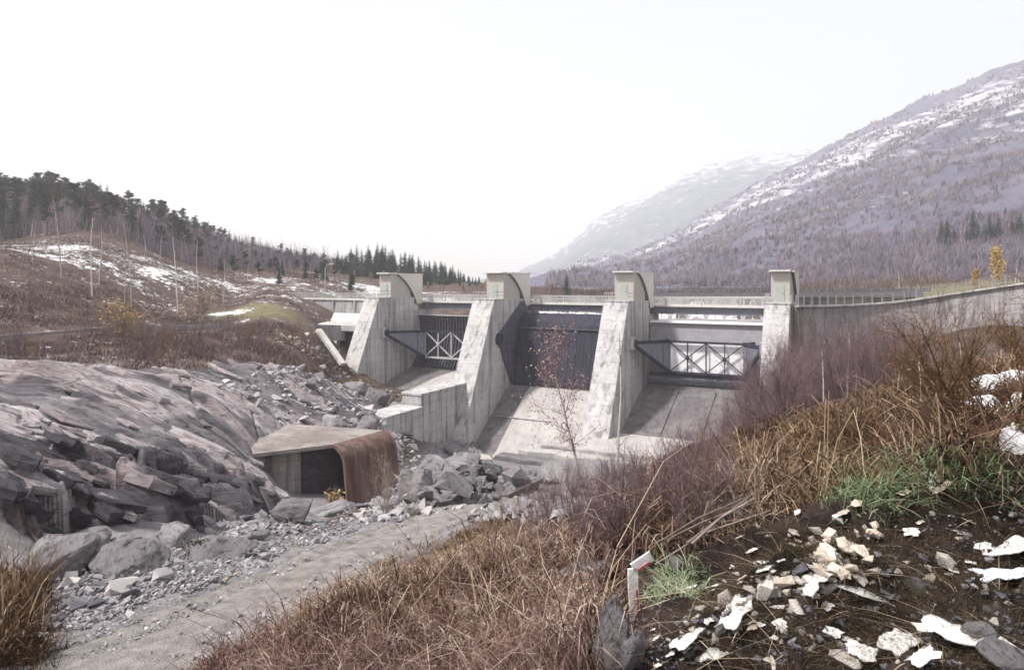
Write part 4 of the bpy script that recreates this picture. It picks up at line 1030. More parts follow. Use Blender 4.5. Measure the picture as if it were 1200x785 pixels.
# stones in the pit and along the dam foot
a_ = NR.uniform(0, 1, (1800, 2)); p = np.stack([-22 + a_[:, 0] * 24, 48 + a_[:, 1] * 46], 1); k = (H(p[:, 0], p[:, 1]) > -25)
p = p[k]; p = np.column_stack([p, np.where(sdf(p[:, 0], p[:, 1], OUT) > 0, outcrop_h(p[:, 0], p[:, 1]), H(p[:, 0], p[:, 1]))])
stone_field('slab_debris', p, np.minimum(.12 * np.exp(np.abs(NR.normal(0, .75, len(p)))), .9), np.clip(NR.normal(.6, .22, len(p)), 0, 1), 'broken stone strewn between the rock slab and the dam')
# soil clods and pale chips in the foreground
p = fan(8600, 560, 1500, 400, 785, lambda x, y: (y > 800 - .42 * (x - 560) - 40 + 60 * vn(x / 40, y / 40, 5)), 1.6, 12)
stone_field('soil_clods', p, np.minimum(.004 * np.exp(np.abs(NR.normal(0, .8, len(p)))), .035), np.clip(NR.normal(.05, .14, len(p)), 0, 1), 'dark crumbly clods and grit on the near bank')
for px, py, w, h, i, lab in [(716, 782, 62, 2.6, 4, 'upright dark blue-grey rock at the bottom of the weedy slope'), (742, 778, 46, 2.2, 2, 'pale fibrous rock standing right of the upright dark rock'),
                       (848, 612, 78, 1.0, 1, 'mossy grey rock below the straw grass'), (742, 622, 44, 1.5, 6, 'pointed grey rock among the purple stems'), (690, 690, 64, 1.1, 0, 'dull brown-grey rock half hidden by dry weeds'),
                       (790, 665, 26, 1, 3, 'small grey stone under the fallen branches'), (1070, 690, 36, .9, 7, 'reddish stone on the black soil'),
                       (1178, 778, 70, .9, 1, 'ochre stone at the bottom right corner'), (1150, 745, 40, .8, 3, 'pinkish stone beside the long white sheet')]:
    put('rock', BIGM[i], px, py, w, zs=h, tilt=.15, label=lab, cat='rock', sink=.35)

# ------------------------------------------------------------------ litter
def sheet_mesh(name, seed, nx=14, ny=8, amp=.25, thick=.02, ragged=.26):
    rg = np.random.default_rng(seed); u, v = np.meshgrid(np.linspace(-1, 1, nx), np.linspace(-1, 1, ny)); u = u.ravel(); v = v.ravel()
    e = 1 - ragged * (vn(u * 2.2 + seed, v * 2.2, seed) + .6 * vn(u * 6 + seed, v * 5, seed + 3)); x = u * e + .25 * (vn(v * 1.5, seed + u * 0, 5) - .5); y = v * (1 - ragged * 1.3 * vn(u * 3.1 + seed, np.sign(v) * 2.7, seed + 1)) * .5 + .2 * (vn(u * 1.3 + seed, u * 0, 6) - .5)
    z = amp * (np.abs(fbm(u * 1.6 + seed, v * 1.6, 3, seed)) * 1.2) + .06
    i = np.arange(ny - 1)[:, None] * nx + np.arange(nx - 1)[None]
    q = np.stack([i, i + 1, i + 1 + nx, i + nx], -1).reshape(-1, 4); n = len(x)
    V = np.concatenate([np.stack([x, y, z], 1), np.stack([x, y, z - thick - .02], 1)])
    b = np.concatenate([np.arange(nx), np.arange(1, ny) * nx + nx - 1, (ny - 1) * nx + np.arange(nx - 2, -1, -1), np.arange(ny - 2, 0, -1) * nx])
    sd_ = np.stack([b, np.roll(b, -1), np.roll(b, -1) + n, b + n], 1)[:, ::-1]
    return mesh_np(name, V, np.concatenate([q, q[:, ::-1] + n, sd_]), smooth=True)
SH = [sheet_mesh('scrap', 400 + i, amp=R.uniform(.06, .2)) for i in range(8)]
def litter(name, px, py, w, mat, label, i, group=None, rz=0, tilt=0, zs=1.0, asp=1.0, cat='litter', lift=.0):
    x, y, z = G(px, py, 1.6); s = w / F * y / 2
    e = .3
    gx_ = float(H(np.array([x + e]), np.array([y]))[0] - H(np.array([x - e]), np.array([y]))[0]) / (2 * e); gy_ = float(H(np.array([x]), np.array([y + e]))[0] - H(np.array([x]), np.array([y - e]))[0]) / (2 * e)
    nrm = Vector((-gx_, -gy_, 1)).normalized(); q = nrm.to_track_quat('Z', 'Y').to_matrix() @ Vector((1, 0, 0)).to_track_quat('X', 'Z').to_matrix()
    import mathutils
    rot = (Vector((0, 0, 1)).rotation_difference(nrm).to_matrix() @ mathutils.Euler((tilt, 0, rz)).to_matrix()).to_euler()
    me = SH[i].copy(); me.materials.clear(); me.materials.append(MAT[mat])
    return add(name, me, None, None, label, cat, group, loc=(x, y, z + .015 + lift), rot=rot, scale=(s, s * asp, s * zs))
litter('plastic_sheet', 1130, 752, 112, 'paper', 'long white plastic sheet slanting across the soil at bottom right', 0, rz=-.75, asp=.8)
litter('plastic_bag', 1180, 678, 70, 'paper_blue', 'blue and white printed plastic bag at the right edge', 1, rz=-.2)
litter('paper_sheet', 1180, 646, 74, 'paper', 'white sheet at the right edge above the printed bag', 2, rz=-.2)
litter('crumpled_cloth', 1052, 760, 50, 'paper', 'crumpled white cloth rising to a point near bottom right', 3, rz=.6, asp=1.6, zs=1.9)
litter('crumpled_cloth', 1010, 768, 40, 'paper', 'small torn white cloth left of the pointed crumpled cloth', 4, rz=-.6, asp=1.5, zs=1.4)
litter('crumpled_cloth', 1082, 776, 46, 'paper', 'low white cloth right of the pointed crumpled cloth', 5, rz=.2, asp=1.2)
litter('paper_strip', 1010, 700, 90, 'paper', 'narrow white strip lying along the black soil', 6, rz=-.45, asp=.45, zs=.5)
litter('paper_sheet', 948, 686, 58, 'paper', 'white crumpled sheet below the heap of cream chips', 7, rz=.5, asp=1.4, zs=1.3)
litter('paper_sheet', 805, 752, 52, 'paper', 'large white scrap at the bottom of the pale litter trail', 2, rz=.4, asp=1.4)
litter('paper_sheet', 838, 770, 56, 'paper', 'white sheet at the bottom edge of the litter trail', 0, rz=.1, asp=1.0)
litter('paper_sheet', 860, 726, 60, 'paper', 'pale sheet in the middle of the litter trail', 5, rz=.7, asp=1.1)
litter('wood_offcut', 1104, 575, 34, 'paper_tan', 'pale wood offcut on the dark soil below the green grass', 6, rz=.15, asp=.6)
litter('paper_sheet', 768, 644, 22, 'paper', 'white square scrap beside the fallen branches', 3, rz=.2, asp=1.5)
litter('paper_sheet', 1072, 548, 20, 'paper', 'white scrap lying in the green grass', 1, rz=.4, asp=1.1)
litter('plastic_scrap', 34, 748, 40, 'paper', 'white plastic scrap in the brown weeds at bottom left', 4, rz=.2, asp=1.5)
litter('paper_sheet', 575, 780, 46, 'paper', 'white patch of paper under the dry weeds at the bottom edge', 2, rz=0, asp=.7)
SCR = 'small white scrap of paper or plastic strewn over the near bank'
for i in range(80):
    f = R.random()
    if f < .62: px = R.gauss(880, 75); py = 700 - (px - 880) * .48 + R.gauss(0, 26)
    else: px = R.uniform(880, 1195); py = R.uniform(540, 780)
    if py > 784 or py < 520 or px > 1196: continue
    litter('paper_scrap', px, py, R.uniform(7, 24), R.choice(['paper', 'paper', 'paper_tan']), SCR, R.randrange(8), 'scraps strewn over the near bank', rz=R.uniform(0, 6), asp=R.uniform(.9, 1.7), zs=R.uniform(.4, 1.1))
for i in range(34):
    px = R.gauss(985, 32); py = 655 - (px - 985) * .55 + R.gauss(0, 15)
    x, y, z = G(px, py); s = R.uniform(.018, .06)
    add('cream_chip', (CH_ := globals().setdefault('CHM', [mesh_np('cream_chip', v, None, f) for v, f in ROCKV]))[R.randrange(10)], MAT['paper_tan'], None, 'cream coloured chip in the pale heap on the dark soil', 'chip', 'chips of the cream heap', loc=(x, y, z), rot=(R.uniform(-.5, .5), R.uniform(-.5, .5), R.uniform(0, 6)), scale=(s, s, s * .9))
for i in range(200):
    if i < 90: px = R.gauss(900, 80); py = 692 - (px - 900) * .46 + R.gauss(0, 24)
    else: px = R.uniform(840, 1195); py = R.uniform(560, 780)
    if py > 784 or py < 545 or px > 1196: continue
    x, y, z = G(px, py); s = .012 * math.exp(abs(R.gauss(0, .8))); s = min(s, .075)
    add('pale_stone', globals().setdefault('PSM', [mesh_np('pale_stone', v, None, f) for v, f in ROCKV])[R.randrange(10)], MAT['pale_stone'], None, 'pale angular stone bedded in the dark near soil', 'stone', 'pale stones in the near soil', loc=(x, y, z - .25 * s), rot=(R.uniform(-.5, .5), R.uniform(-.5, .5), R.uniform(0, 6)), scale=(s, s, s * .9))
# folded carton with red stripes
x, y, z = G(742, 728, 2); t = thing('folded_carton', 'bent white carton strip with red stripes hanging over the bank', 'carton', (x, y, z), .2)
h = 66 / F * y; w = 12 / F * y
m = MB()
for i, (x0, z0, x1, z1) in enumerate([(.25, 0, 0, h * .55), (0, h * .55, -.05, h * .92), (-.05, h * .92, 1.9, h * 1.12)]):
    m.bar((x0 * w, 0, z0), (x1 * w, 0, z1), .012, w * 1.0) if i == 2 else m.bar((x0 * w, 0, z0), (x1 * w, 0, z1), w, .012)
m.obj('strip', MAT['paper'], t)
m = MB().bar((.5 * w, -.012, .08 * h), (.3 * w, -.012, .55 * h), w * .18, .006).obj('stripe', MAT['red'], t)
m = MB().bar((.3 * w, -.02, h * .9), (1.6 * w, -.02, h * 1.03), .006, w * .18).obj('stripe', MAT['red'], t)
x, y, z = G(266, 684, 6); t = MB().box(-.21, .21, -.035, .035, 0, .025).obj('plank', MAT['plank'], None, bevel=.004, label='short tan plank lying on the grey gravel bank', cat='plank'); t.location = (x, y, z + .08); t.rotation_euler = (.1, -.35, .5)

# snow lying on the near hillside
def snow_patch(px, py, wpx, hpx, label):
    x, y, z = G(px, py, 2); rx = wpx / F * y / 2; ry = rx * .9; n = 26
    rr, aa = np.meshgrid(np.linspace(0, 1, 10), np.linspace(0, 2 * pi, n, endpoint=False), indexing='ij')
    e = .7 + .5 * vn(np.cos(aa) * 1.7 + px, np.sin(aa) * 1.7 + py, 8)
    X = x + np.cos(aa) * rr * rx * e; Y = y + np.sin(aa) * rr * ry * e
    Z = H(X, Y) + .18 * (1 - rr ** 3) - .05 * rr ** 6 + .03 * fbm(X / .3, Y / .3, 3, 5)
    i = np.arange(9)[:, None] * n + np.arange(n)[None]; j = np.arange(9)[:, None] * n + (np.arange(n)[None] + 1) % n
    q = np.stack([i, i + n, j + n, j], -1).reshape(-1, 4)
    add('snow_patch', mesh_np('snow_patch', np.stack([X, Y, Z], -1).reshape(-1, 3), q, smooth=True), MAT['snow'], None, label, 'snow', 'snow patches on the near hillside')
snow_patch(1174, 452, 96, 30, 'snow patch behind the branching brown shrub at right')
snow_patch(1150, 483, 56, 24, 'snow patch showing through the brown shrub')
snow_patch(1190, 532, 50, 30, 'snow patch at the right edge beside the green grass')
snow_patch(1192, 480, 26, 14, 'narrow snow patch at the right edge')

# ------------------------------------------------------------------ grasses and weeds
def blades(name, base, h, w, lean, tint, mat, label, cat, az=None, droop=None):
    n = len(base); az = NR.uniform(0, 2 * pi, n) if az is None else az
    fa = NR.uniform(0, 2 * pi, n); droop = np.full(n, .0) if droop is None else droop
    dx = np.cos(az) * lean; dy = np.sin(az) * lean; wx = np.cos(fa) * w / 2; wy = np.sin(fa) * w / 2
    V = np.empty((n, 7, 3))
    for j, (t, ww) in enumerate(((0, 1), (.45, .85), (.8, .6))):
        hz_ = h * (t - droop * t ** 3 * .5); k = t ** 1.6
        c = base + np.stack([dx * h * k, dy * h * k, hz_], 1); o_ = np.stack([wx * ww, wy * ww, wx * 0], 1)
        V[:, 2 * j] = c - o_; V[:, 2 * j + 1] = c + o_
    V[:, 6] = base + np.stack([dx * h * 1.15, dy * h * 1.15, h * (1 - droop * .75)], 1)
    i = np.arange(n)[:, None] * 7
    q = np.concatenate([i + np.array([[0, 1, 3, 2]]), i + np.array([[2, 3, 5, 4]])]); tr = i + np.array([[4, 5, 6]])
    return add(name, mesh_np(name, V.reshape(-1, 3), q, tr, attr={'tint': np.repeat(np.clip(tint, 0, 1), 7)}), mat, label=label, cat=cat, kind='stuff')
SNOWP = np.array([G(px, py, 2)[:2] + (w,) for px, py, w in ((1174, 452, .72), (1150, 483, .42), (1190, 532, .3), (1192, 480, .25))])
def bare(p):                                   # no grass where snow lies
    k = np.ones(len(p), bool)
    for x, y, w in SNOWP:
        r = np.hypot(p[:, 0] - x, p[:, 1] - y); k &= r > w
        # and only sparse grass just below it on the slope
        dx = p[:, 0] - x * p[:, 1] / y; k &= ~((np.abs(dx) < w * .9) & (p[:, 1] < y) & (p[:, 1] > y - 1.6) & (NR.uniform(0, 1, len(p)) < .85))
    return p[k]
def clumps(p, per, spread):
    n = len(p); o = np.repeat(p, per, 0); o[:, :2] += NR.normal(0, 1, (n * per, 2)) * np.repeat(spread if hasattr(spread, '__len__') else np.full(n, spread), per)[:, None]
    o[:, 2] = H(o[:, 0], o[:, 1]) - .02
    return o
def weeds(name, p, per, spread, h0, w0, lean, mat, label, cat, tint=.5, tv=.25, droop=.5, hv=.35):
    az = np.repeat(NR.uniform(0, 6.28, len(p)), per) + NR.normal(0, .9, len(p) * per); tn = np.repeat(NR.normal(tint, tv * .6, len(p)) + .55 * (vn(p[:, 0] / (.5 + .09 * np.hypot(p[:, 0], p[:, 1])), p[:, 1] / (.5 + .09 * np.hypot(p[:, 0], p[:, 1])), 88) - .5), per) + NR.normal(0, tv, len(p) * per)
    hh = np.repeat(h0 * np.exp(NR.normal(0, .25, len(p))), per) * np.exp(NR.normal(0, hv, len(p) * per)); b = clumps(p, per, spread)
    sc_ = np.hypot(b[:, 0], b[:, 1])
    return blades(name, b, hh, w0 * np.exp(NR.normal(0, .3, len(b))) * np.clip(sc_ / 6, .5, 6), np.abs(NR.normal(lean, lean * .6, len(b))), tn, mat, label, cat, az, np.clip(NR.normal(droop, .25, len(b)), 0, 1.1))
mid = lambda x, y: (y > 742 - .36 * (x - 330) + 22 * vn(x / 30, y / 30, 6)) & (x < 700 - .1 * (785 - y)) & (y > 585)
p = fan(2600, 240, 740, 585, 840, mid, 3, 30)
weeds('dry_weeds', p, 30, .10, .27, .008, .65, MAT['dry'], 'tangle of withered reddish-brown weeds sloping down to the track', 'weeds', .38, .22, .65)
p2 = fan(260, 300, 720, 600, 800, mid, 3, 30)
weeds('tall_dry_grass', p2, 16, .06, .46, .008, .4, MAT['straw'], 'tall pale dry grass tufts standing in the weeds', 'grass', .55, .2, .55)
pr = lambda x, y: (y > 505 - .25 * (x - 850)) & (y < 620 - .28 * (x - 850)) & (x > 760)
p = bare(fan(2600, 760, 1450, 340, 640, pr, 4, 30))
weeds('straw_grass', p, 30, .14, .27, .008, .8, MAT['straw'], 'straw coloured grass on the slope above the green tufts', 'grass', .36, .24, .7)
p = bare(fan(1400, 1010, 1450, 340, 540, lambda x, y: (y > 540 - .45 * (x - 1000)) & (y < 600 - .45 * (x - 1000)), 4, 20))
weeds('dark_brown_grass', p, 34, .12, .28, .007, 1.0, MAT['dry'], 'dark brown matted grass below the branching shrub', 'grass', .10, .12, .8)
p = fan(120, 985, 1165, 515, 592, lambda x, y: np.abs(y - (585 - .33 * (x - 990))) < 22, 3, 15)
weeds('green_grass', p, 46, .10, .13, .007, .9, MAT['green'], 'bright green grass tufts on the dark soil at right', 'grass', .5, .22, .75)
p = fan(26, 768, 818, 672, 708, None, 3, 12)
weeds('green_tuft', p, 44, .045, .10, .006, .9, MAT['green'], 'single pale green grass tuft below the fallen branches', 'grass', .72, .18, .75)
p = fan(5000, 690, 1500, 400, 800, lambda x, y: (y > 770 - .42 * (x - 560)) & (vn(x / 60, y / 40, 33) > .46), 1.6, 10)
weeds('moss_grass', p, 30, .06, .055, .003, 1.2, MAT['moss'], 'short dead grass and roots on the near soil', 'grass', .10, .2, .8)
p = fan(200, -20, 60, 680, 800, lambda x, y: x < 58 - .2 * (785 - y), 4, 30)
weeds('corner_weeds', p, 22, .14, .36, .008, .4, MAT['straw'], 'rusty brown weeds in the bottom left corner', 'weeds', .25, .2, .4)
p = fan(500, 690, 900, 560, 660, lambda x, y: (y < 660 - .3 * (x - 690)), 4, 40)
weeds('slope_weeds', p, 24, .2, .26, .012, .5, MAT['dry'], 'low withered plants between the purple shrubs and the rocks', 'weeds', .45, .25, .6)
p = fan(90, 770, 860, 545, 600, None, 4, 25)
weeds('moss_tufts', p, 40, .12, .10, .012, .8, MAT['green'], 'yellow-green moss and grass on the rock edge', 'grass', .85, .15, .7)
def z_ok(x, y): return base_h(x, y) > -12.5
# heath on the left bank and the slopes beyond
def region(n, x0, x1, y0, y1, cond):
    x = NR.uniform(x0, x1, n); y = NR.uniform(y0, y1, n); k = cond(x, y); x = x[k]; y = y[k]; return np.stack([x, y, H(x, y)], 1)
p = region(5200, -60, -17, 36, 100, lambda x, y: (sdf(x, y, OUT) < .4) & (x / y > -.9) & (x < -17 - (y < 88) * 2) & ((to_dam(x, y)[0] < -1) | (to_dam(x, y)[1] < -9)) & (z_ok(x, y)) & (polyline_d(x, y, [(q[0], q[1]) for q in RW]) > 2.2) & (vn(x / 3, y / 3, 29) > .3))
weeds('bank_brush', p, 12, .5, .32, .010, .5, MAT['heath'], 'low purple-brown brush between the rock slab and the road wall', 'brush', .5, .2, .35)
p = region(7000, -130, -28, 60, 175, lambda x, y: (polyline_d(x, y, [(q[0], q[1]) for q in RW]) > 2.5) & (x / y > -.95) & (to_dam(x, y)[1] + to_dam(x, y)[0] * .3 < 60) & (np.exp(-((x + 40) / 9) ** 2 - ((y - 104) / 8) ** 2) < .35) & (vn(x / 5, y / 5, 19) > .42))
weeds('hill_heath', p, 10, .6, .26, .010, .5, MAT['heath'], 'brown heath and scrub on the snowy slope at left', 'heath', .2, .25, .35)
p = region(2500, -10, 90, 118, 230, lambda x, y: vn(x / 6, y / 6, 23) > .35)
weeds('upstream_brush', p, 10, 1.0, 1.3, .010, .4, MAT['heath'], 'brush on the flat ground upstream of the dam', 'brush', .6, .2, .3)

p = region(2600, -190, -25, 150, 262, lambda x, y: (x / y > -.85) & (x / y < -.2) & (H(x, y) > 2.5))
weeds('forest_underwood', p, 18, 1.6, 4.0, .012, .25, MAT['woods'], 'dense bare underwood between the trees of the left ridge', 'underwood', .3, .2, .1, .12)

p = fan(1600, 690, 1500, 400, 800, lambda x, y: y > 760 - .42 * (x - 560), 1.6, 12)
weeds('twig_litter', p, 2, .08, .035, .006, 5.0, MAT['straw'], 'twigs and bark bits strewn on the near soil', 'twigs', .45, .3, 1.0)

p = fan(2200, 230, 700, 570, 800, lambda x, y: (y > 690 - .42 * (x - 330)) & (y < 790 - .36 * (x - 330)), 3, 30); p = p[polyline_d(p[:, 0], p[:, 1], PATH) > .95 + .35 * vn(p[:, 0] / .4, p[:, 1] / .4, 71)]
weeds('verge_grass', p, 24, .12, .11, .006, .9, MAT['straw'], 'short faded grass along the right verge of the track', 'grass', .5, .22, .7)

p = fan(230, 400, 720, 640, 800, mid, 3, 12); per = 22
b = np.repeat(p, per, 0); b[:, :2] += NR.normal(0, .03, (len(b), 2)); b[:, 2] += np.repeat(NR.uniform(.14, .34, len(p)), per)
blades('pale_plumes', b, NR.uniform(.09, .2, len(b)), NR.uniform(.006, .014, len(b)), NR.uniform(.3, 1.1, len(b)), NR.normal(.78, .15, len(b)), MAT['dry'], 'pale drooping seed heads of the dry weeds', 'weeds', np.repeat(NR.uniform(0, 6.28, len(p)), per) + NR.normal(0, .5, len(b)), NR.uniform(.9, 1.5, len(b)))
blades('plume_stalks', np.repeat(p, 3, 0) + np.column_stack([NR.normal(0, .02, (3 * len(p), 2)), np.full(3 * len(p), -.02)]), np.repeat(NR.uniform(.25, .36, len(p)), 3), np.full(3 * len(p), .005), np.full(3 * len(p), .1), NR.normal(.5, .15, 3 * len(p)), MAT['dry'], 'stalks carrying the pale seed heads', 'weeds')

p = region(900, -30, -14, 86, 104, lambda x, y: ((to_dam(x, y)[0] < -.4) | (to_dam(x, y)[1] < -5)) & (base_h(x, y) > -17))
weeds('pier_foot_grass', p, 14, .35, .35, .010, .6, MAT['straw'], 'withered grass on the bank at the foot of the leftmost pier', 'grass', .4, .25, .4)
p = np.column_stack([p[:, :2] + NR.normal(0, .4, (len(p), 2)), p[:, 2]])[:420]; p[:, 2] = H(p[:, 0], p[:, 1])
stone_field('bank_stones', p, np.minimum(.12 * np.exp(np.abs(NR.normal(0, .7, len(p)))), .7), np.clip(NR.normal(.5, .22, len(p)), 0, 1), 'grey stones on the bank at the foot of the leftmost pier')

p = np.column_stack([NR.normal(1.40, .42, 900), NR.normal(3.0, .26, 900), np.zeros(900)]); p[:, 2] = H(p[:, 0], p[:, 1])
weeds('moss_mound', p, 26, .035, .05, .0032, 1.1, MAT['moss'], 'brown mossy hummock in the middle of the near bank', 'moss', .14, .22, .8)

p = np.column_stack([NR.normal(2.9, .6, 700), NR.normal(4.3, .3, 700), np.zeros(700)]); p[:, 2] = H(p[:, 0], p[:, 1])
weeds('moss_patch', p, 24, .035, .05, .0035, 1.1, MAT['moss'], 'brown mossy patch right of the cream heap', 'moss', .16, .22, .8)
# ------------------------------------------------------------------ woody plants
def seg_mesh(name, segs, k=3):
    s = np.array(segs, float); p = s[:, :3]; q = s[:, 3:6]; r0 = s[:, 6]; r1 = s[:, 7]; n = len(s)
    d = q - p; d /= np.linalg.norm(d, axis=1)[:, None] + 1e-9
    up = np.where(np.abs(d[:, 2:3]) < .9, np.array([[0, 0, 1.]]), np.array([[1., 0, 0]])); a = np.cross(d, up); a /= np.linalg.norm(a, axis=1)[:, None]; b = np.cross(a, d)
    V = np.empty((n, 2 * k, 3))
    for j in range(k):
        o_ = a * cos(2 * pi * j / k) + b * sin(2 * pi * j / k); V[:, j] = p + o_ * r0[:, None]; V[:, k + j] = q + o_ * r1[:, None]
    i = np.arange(n)[:, None] * 2 * k
    Q = np.concatenate([i + np.array([[j, (j + 1) % k, k + (j + 1) % k, k + j]]) for j in range(k)])
    return mesh_np(name, V.reshape(-1, 3), Q)
def branch(rg, segs, tips, p, d, L, r, lev, cfg):
    n = cfg['n'][lev]; pts = [np.array(p)]; d = np.array(d, float)
    for i in range(n):
        d = d + rg.normal(0, cfg['wob'][lev], 3) + np.array([0, 0, cfg['up'][lev]]); d /= np.linalg.norm(d)
        q = pts[-1] + d * L / n; ra = r * (1 - i / n * cfg['tap']); rb = r * (1 - (i + 1) / n * cfg['tap'])
        segs.append((*pts[-1], *q, ra, rb)); pts.append(q)
        if lev + 1 < len(cfg['n']) and (i + 1) / n > cfg['from'][lev]:
            for c in range(cfg['kids'][lev]):
                az = rg.uniform(0, 2 * pi); sp = cfg['ang'][lev] * rg.uniform(.7, 1.3)
                o_ = np.cross(d, [cos(az), sin(az), .3]); o_ /= np.linalg.norm(o_) + 1e-9
                nd = d * cos(sp) + o_ * sin(sp)
                f = rg.uniform(0, 1); st = pts[-2] * (1 - f) + q * f
                lf = cfg['len'][lev] * rg.uniform(.6, 1.25) * (1 - .55 * (i / n) if cfg.get('cone') and lev == 0 else 1)
                branch(rg, segs, tips, st, nd, L * lf, max(rb * cfg['rat'][lev], cfg['rmin']), lev + 1, cfg)
    if lev >= len(cfg['n']) - 2: tips += pts[1:]
def leaves_mesh(name, rg, tips, n, size, spread=.08):
    tp = np.array(tips); c = tp[rg.integers(0, len(tp), n)] + rg.normal(0, spread, (n, 3)); a = rg.normal(size=(n, 3)); a /= np.linalg.norm(a, axis=1)[:, None]
    b = np.cross(a, rg.normal(size=(n, 3))); b /= np.linalg.norm(b, axis=1)[:, None]; s = (size * rg.uniform(.6, 1.3, n))[:, None]
    V = np.stack([c - a * s, c + b * s * .55, c + a * s, c - b * s * .55], 1)
    return mesh_np(name, V.reshape(-1, 3), np.arange(n * 4).reshape(-1, 4))
def shrub(seed, stems, height, cfg, spread=.4, lean=.35):
    rg = np.random.default_rng(seed); sg = []; tp = []
    for i in range(stems):
        az = rg.uniform(0, 6.28); l = abs(rg.normal(lean, lean * .5)); r = rg.uniform(0, spread)
        branch(rg, sg, tp, (cos(az) * r, sin(az) * r, -.05), (cos(az) * l, sin(az) * l, 1), height * rg.uniform(.6, 1.1), cfg['r'] * rg.uniform(.6, 1.2), 0, cfg)
    return sg, tp, rg
WIL = dict(n=[7, 4, 3], wob=[.06, .12, .16], up=[.04, .05, .03], tap=.8, kids=[2, 2], ang=[.55, .6], len=[.36, .5], rat=[.5, .6], rmin=.0017, r=.010, **{'from': [.2, .1]})
WM = []
for i in range(5):
    sg, tp, rg = shrub(500 + i, 8, 1.0, WIL, .26, .28); WM.append(seg_mesh('stems', sg))
BIR = dict(n=[12, 5, 3], wob=[.035, .10, .15], up=[.02, .05, .0], tap=.86, kids=[3, 3], ang=[.75, .6], len=[.26, .42], rat=[.34, .55], rmin=.004, r=.06, cone=True, **{'from': [.22, .15]})
THIN = dict(BIR, kids=[2, 2], len=[.17, .45])
BM = []
for i in range(4):
    sg, tp, rg = shrub(520 + i, 1, 7.0, BIR if i < 2 else THIN, 0, .05); k = 12
    BM.append((seg_mesh('trunk', sg[:1] if False else [s for s in sg if s[6] > .024], 6), seg_mesh('branches', [s for s in sg if s[6] <= .024]), tp))
def shrub_at(x, y, h, mat, label, group, name='bare_shrub', cat='shrub', i=None, wide=1.0):
    z = float(H(np.array([x]), np.array([y]))[0]); i = R.randrange(5) if i is None else i
    me = MSH.setdefault((i, mat), None) or MSH.__setitem__((i, mat), WM[i].copy()) or MSH[(i, mat)]
    if not me.materials: me.materials.append(MAT[mat])
    t = thing(name, label, cat, (x, y, z), R.uniform(0, 6.3), group, (h * wide, h * wide, h))
    add('stems', me, None, t)
    return t
MSH = {}
TH = 'leafless purple shrub in the dense thicket below the curved wall'
for i in range(112):
    px = R.uniform(845, 1090) if i < 80 else R.uniform(1090, 1420); y = R.uniform(16, 52); x = (px - 600) / F * y
    z = float(H(np.array([x]), np.array([y]))[0]); py = HY - F * z / y
    top = interp_px(px, [(845, 470), (900, 420), (960, 385), (1020, 372), (1090, 385), (1420, 385)]) + R.uniform(-4, 26)
    h = (py - top) / F * y
    if h < .8: continue
    shrub_at(x, y, min(h, 6.5), 'twig_purple', TH, 'thicket below the curved wall', wide=R.uniform(.6, .95))
TH2 = 'leafless purple-stemmed shrub beside the track in front of the apron'
for i in range(58):
    px = R.uniform(590, 850); py = R.uniform(575, 665) - (px - 600) * .10
    x, y, z = G(px, py, 5)
    if y > 40: continue
    shrub_at(x, y, R.uniform(.45, .85) * (1 + .02 * (y - 10)), 'twig_purple', TH2, 'purple shrubs beside the track', wide=R.uniform(.6, .9))
TH3 = 'bare purple bush on the bank between the rock slab and road wall'
for i in range(110):
    px = R.uniform(0, 400); y = R.uniform(44, 98)
    x = (px - 600) / F * y
    if sdf(np.array([x]), np.array([y]), OUT)[0] > -.3 or (to_dam(x, y)[0] > -1.5 and to_dam(x, y)[1] > -9) or polyline_d(np.array([x]), np.array([y]), [(q[0], q[1]) for q in RW])[0] < 1 or x < np.interp(y, [57, 62, 75, 85, 92, 101], [-46, -44, -43, -41, -39, -33]) : continue
    shrub_at(x, y, R.uniform(1.2, 2.8), 'twig_purple' if R.random() < .7 else 'twig_brown', TH3, 'bushes between the rock slab and the road wall', wide=1.0)
for px, py, h in [(22, 735, .8), (52, 700, 1.0), (8, 690, 1.1)]:
    x, y, z = G(px, py, 4); shrub_at(x, y, h, 'twig_brown', 'thin brown shrub at the left edge in front of the boulders', 'brown shrubs at the left edge', wide=.7)
x, y, z = G(455, 602, 10); shrub_at(x, y, 1.5, 'twig_grey', 'tangled grey leafless bush right below the rusty lip', None, wide=1.2)
# branching brown shrub with withered leaves, near right
BRN = dict(n=[7, 5, 4], wob=[.07, .12, .16], up=[.03, .03, .0], tap=.75, kids=[3, 2], ang=[.65, .6], len=[.42, .5], rat=[.6, .6], rmin=.002, r=.016, **{'from': [.15, .1]})
def leafy(px, py, hpx, seed, stems, cfg, tw, lf, nl, ls, label, name='shrub', cat='shrub', lean=.4, spread=.15, r0=2, lsp=.04, group=None):
    x, y, z = G(px, py, r0); h = hpx / F * y
    sg, tp, rg = shrub(seed, stems, h, dict(cfg, r=cfg['r'] * h, rmin=cfg['rmin'] * h), spread * h, lean)
    t = thing(name, label, cat, (x, y, z), 0, group); add('branches', seg_mesh('branches', sg), MAT[tw], t, kind='stuff')
    if nl: add('leaves', leaves_mesh('leaves', rg, tp, nl, ls * y / F, lsp * h), MAT[lf], t, kind='stuff')
    return t
leafy(1160, 520, 150, 601, 8, BRN, 'twig_brown', 'leaf_brown', 650, 1.6, 'large branching brown shrub with withered leaves at the right', lean=.55)
leafy(1100, 475, 90, 602, 9, BRN, 'twig_brown', 'leaf_brown', 300, 1.5, 'brown shrub with few leaves left of the large branching shrub', lean=.6)
leafy(1198, 425, 60, 603, 9, BRN, 'twig_brown', 'leaf_brown', 350, 1.5, 'brown leafy shrub cut by the right edge', lean=.5)
leafy(1290, 440, 120, 609, 9, BRN, 'twig_brown', 'leaf_brown', 700, 1.6, 'brown leafy shrub beyond the right edge on the near hillside', lean=.5)
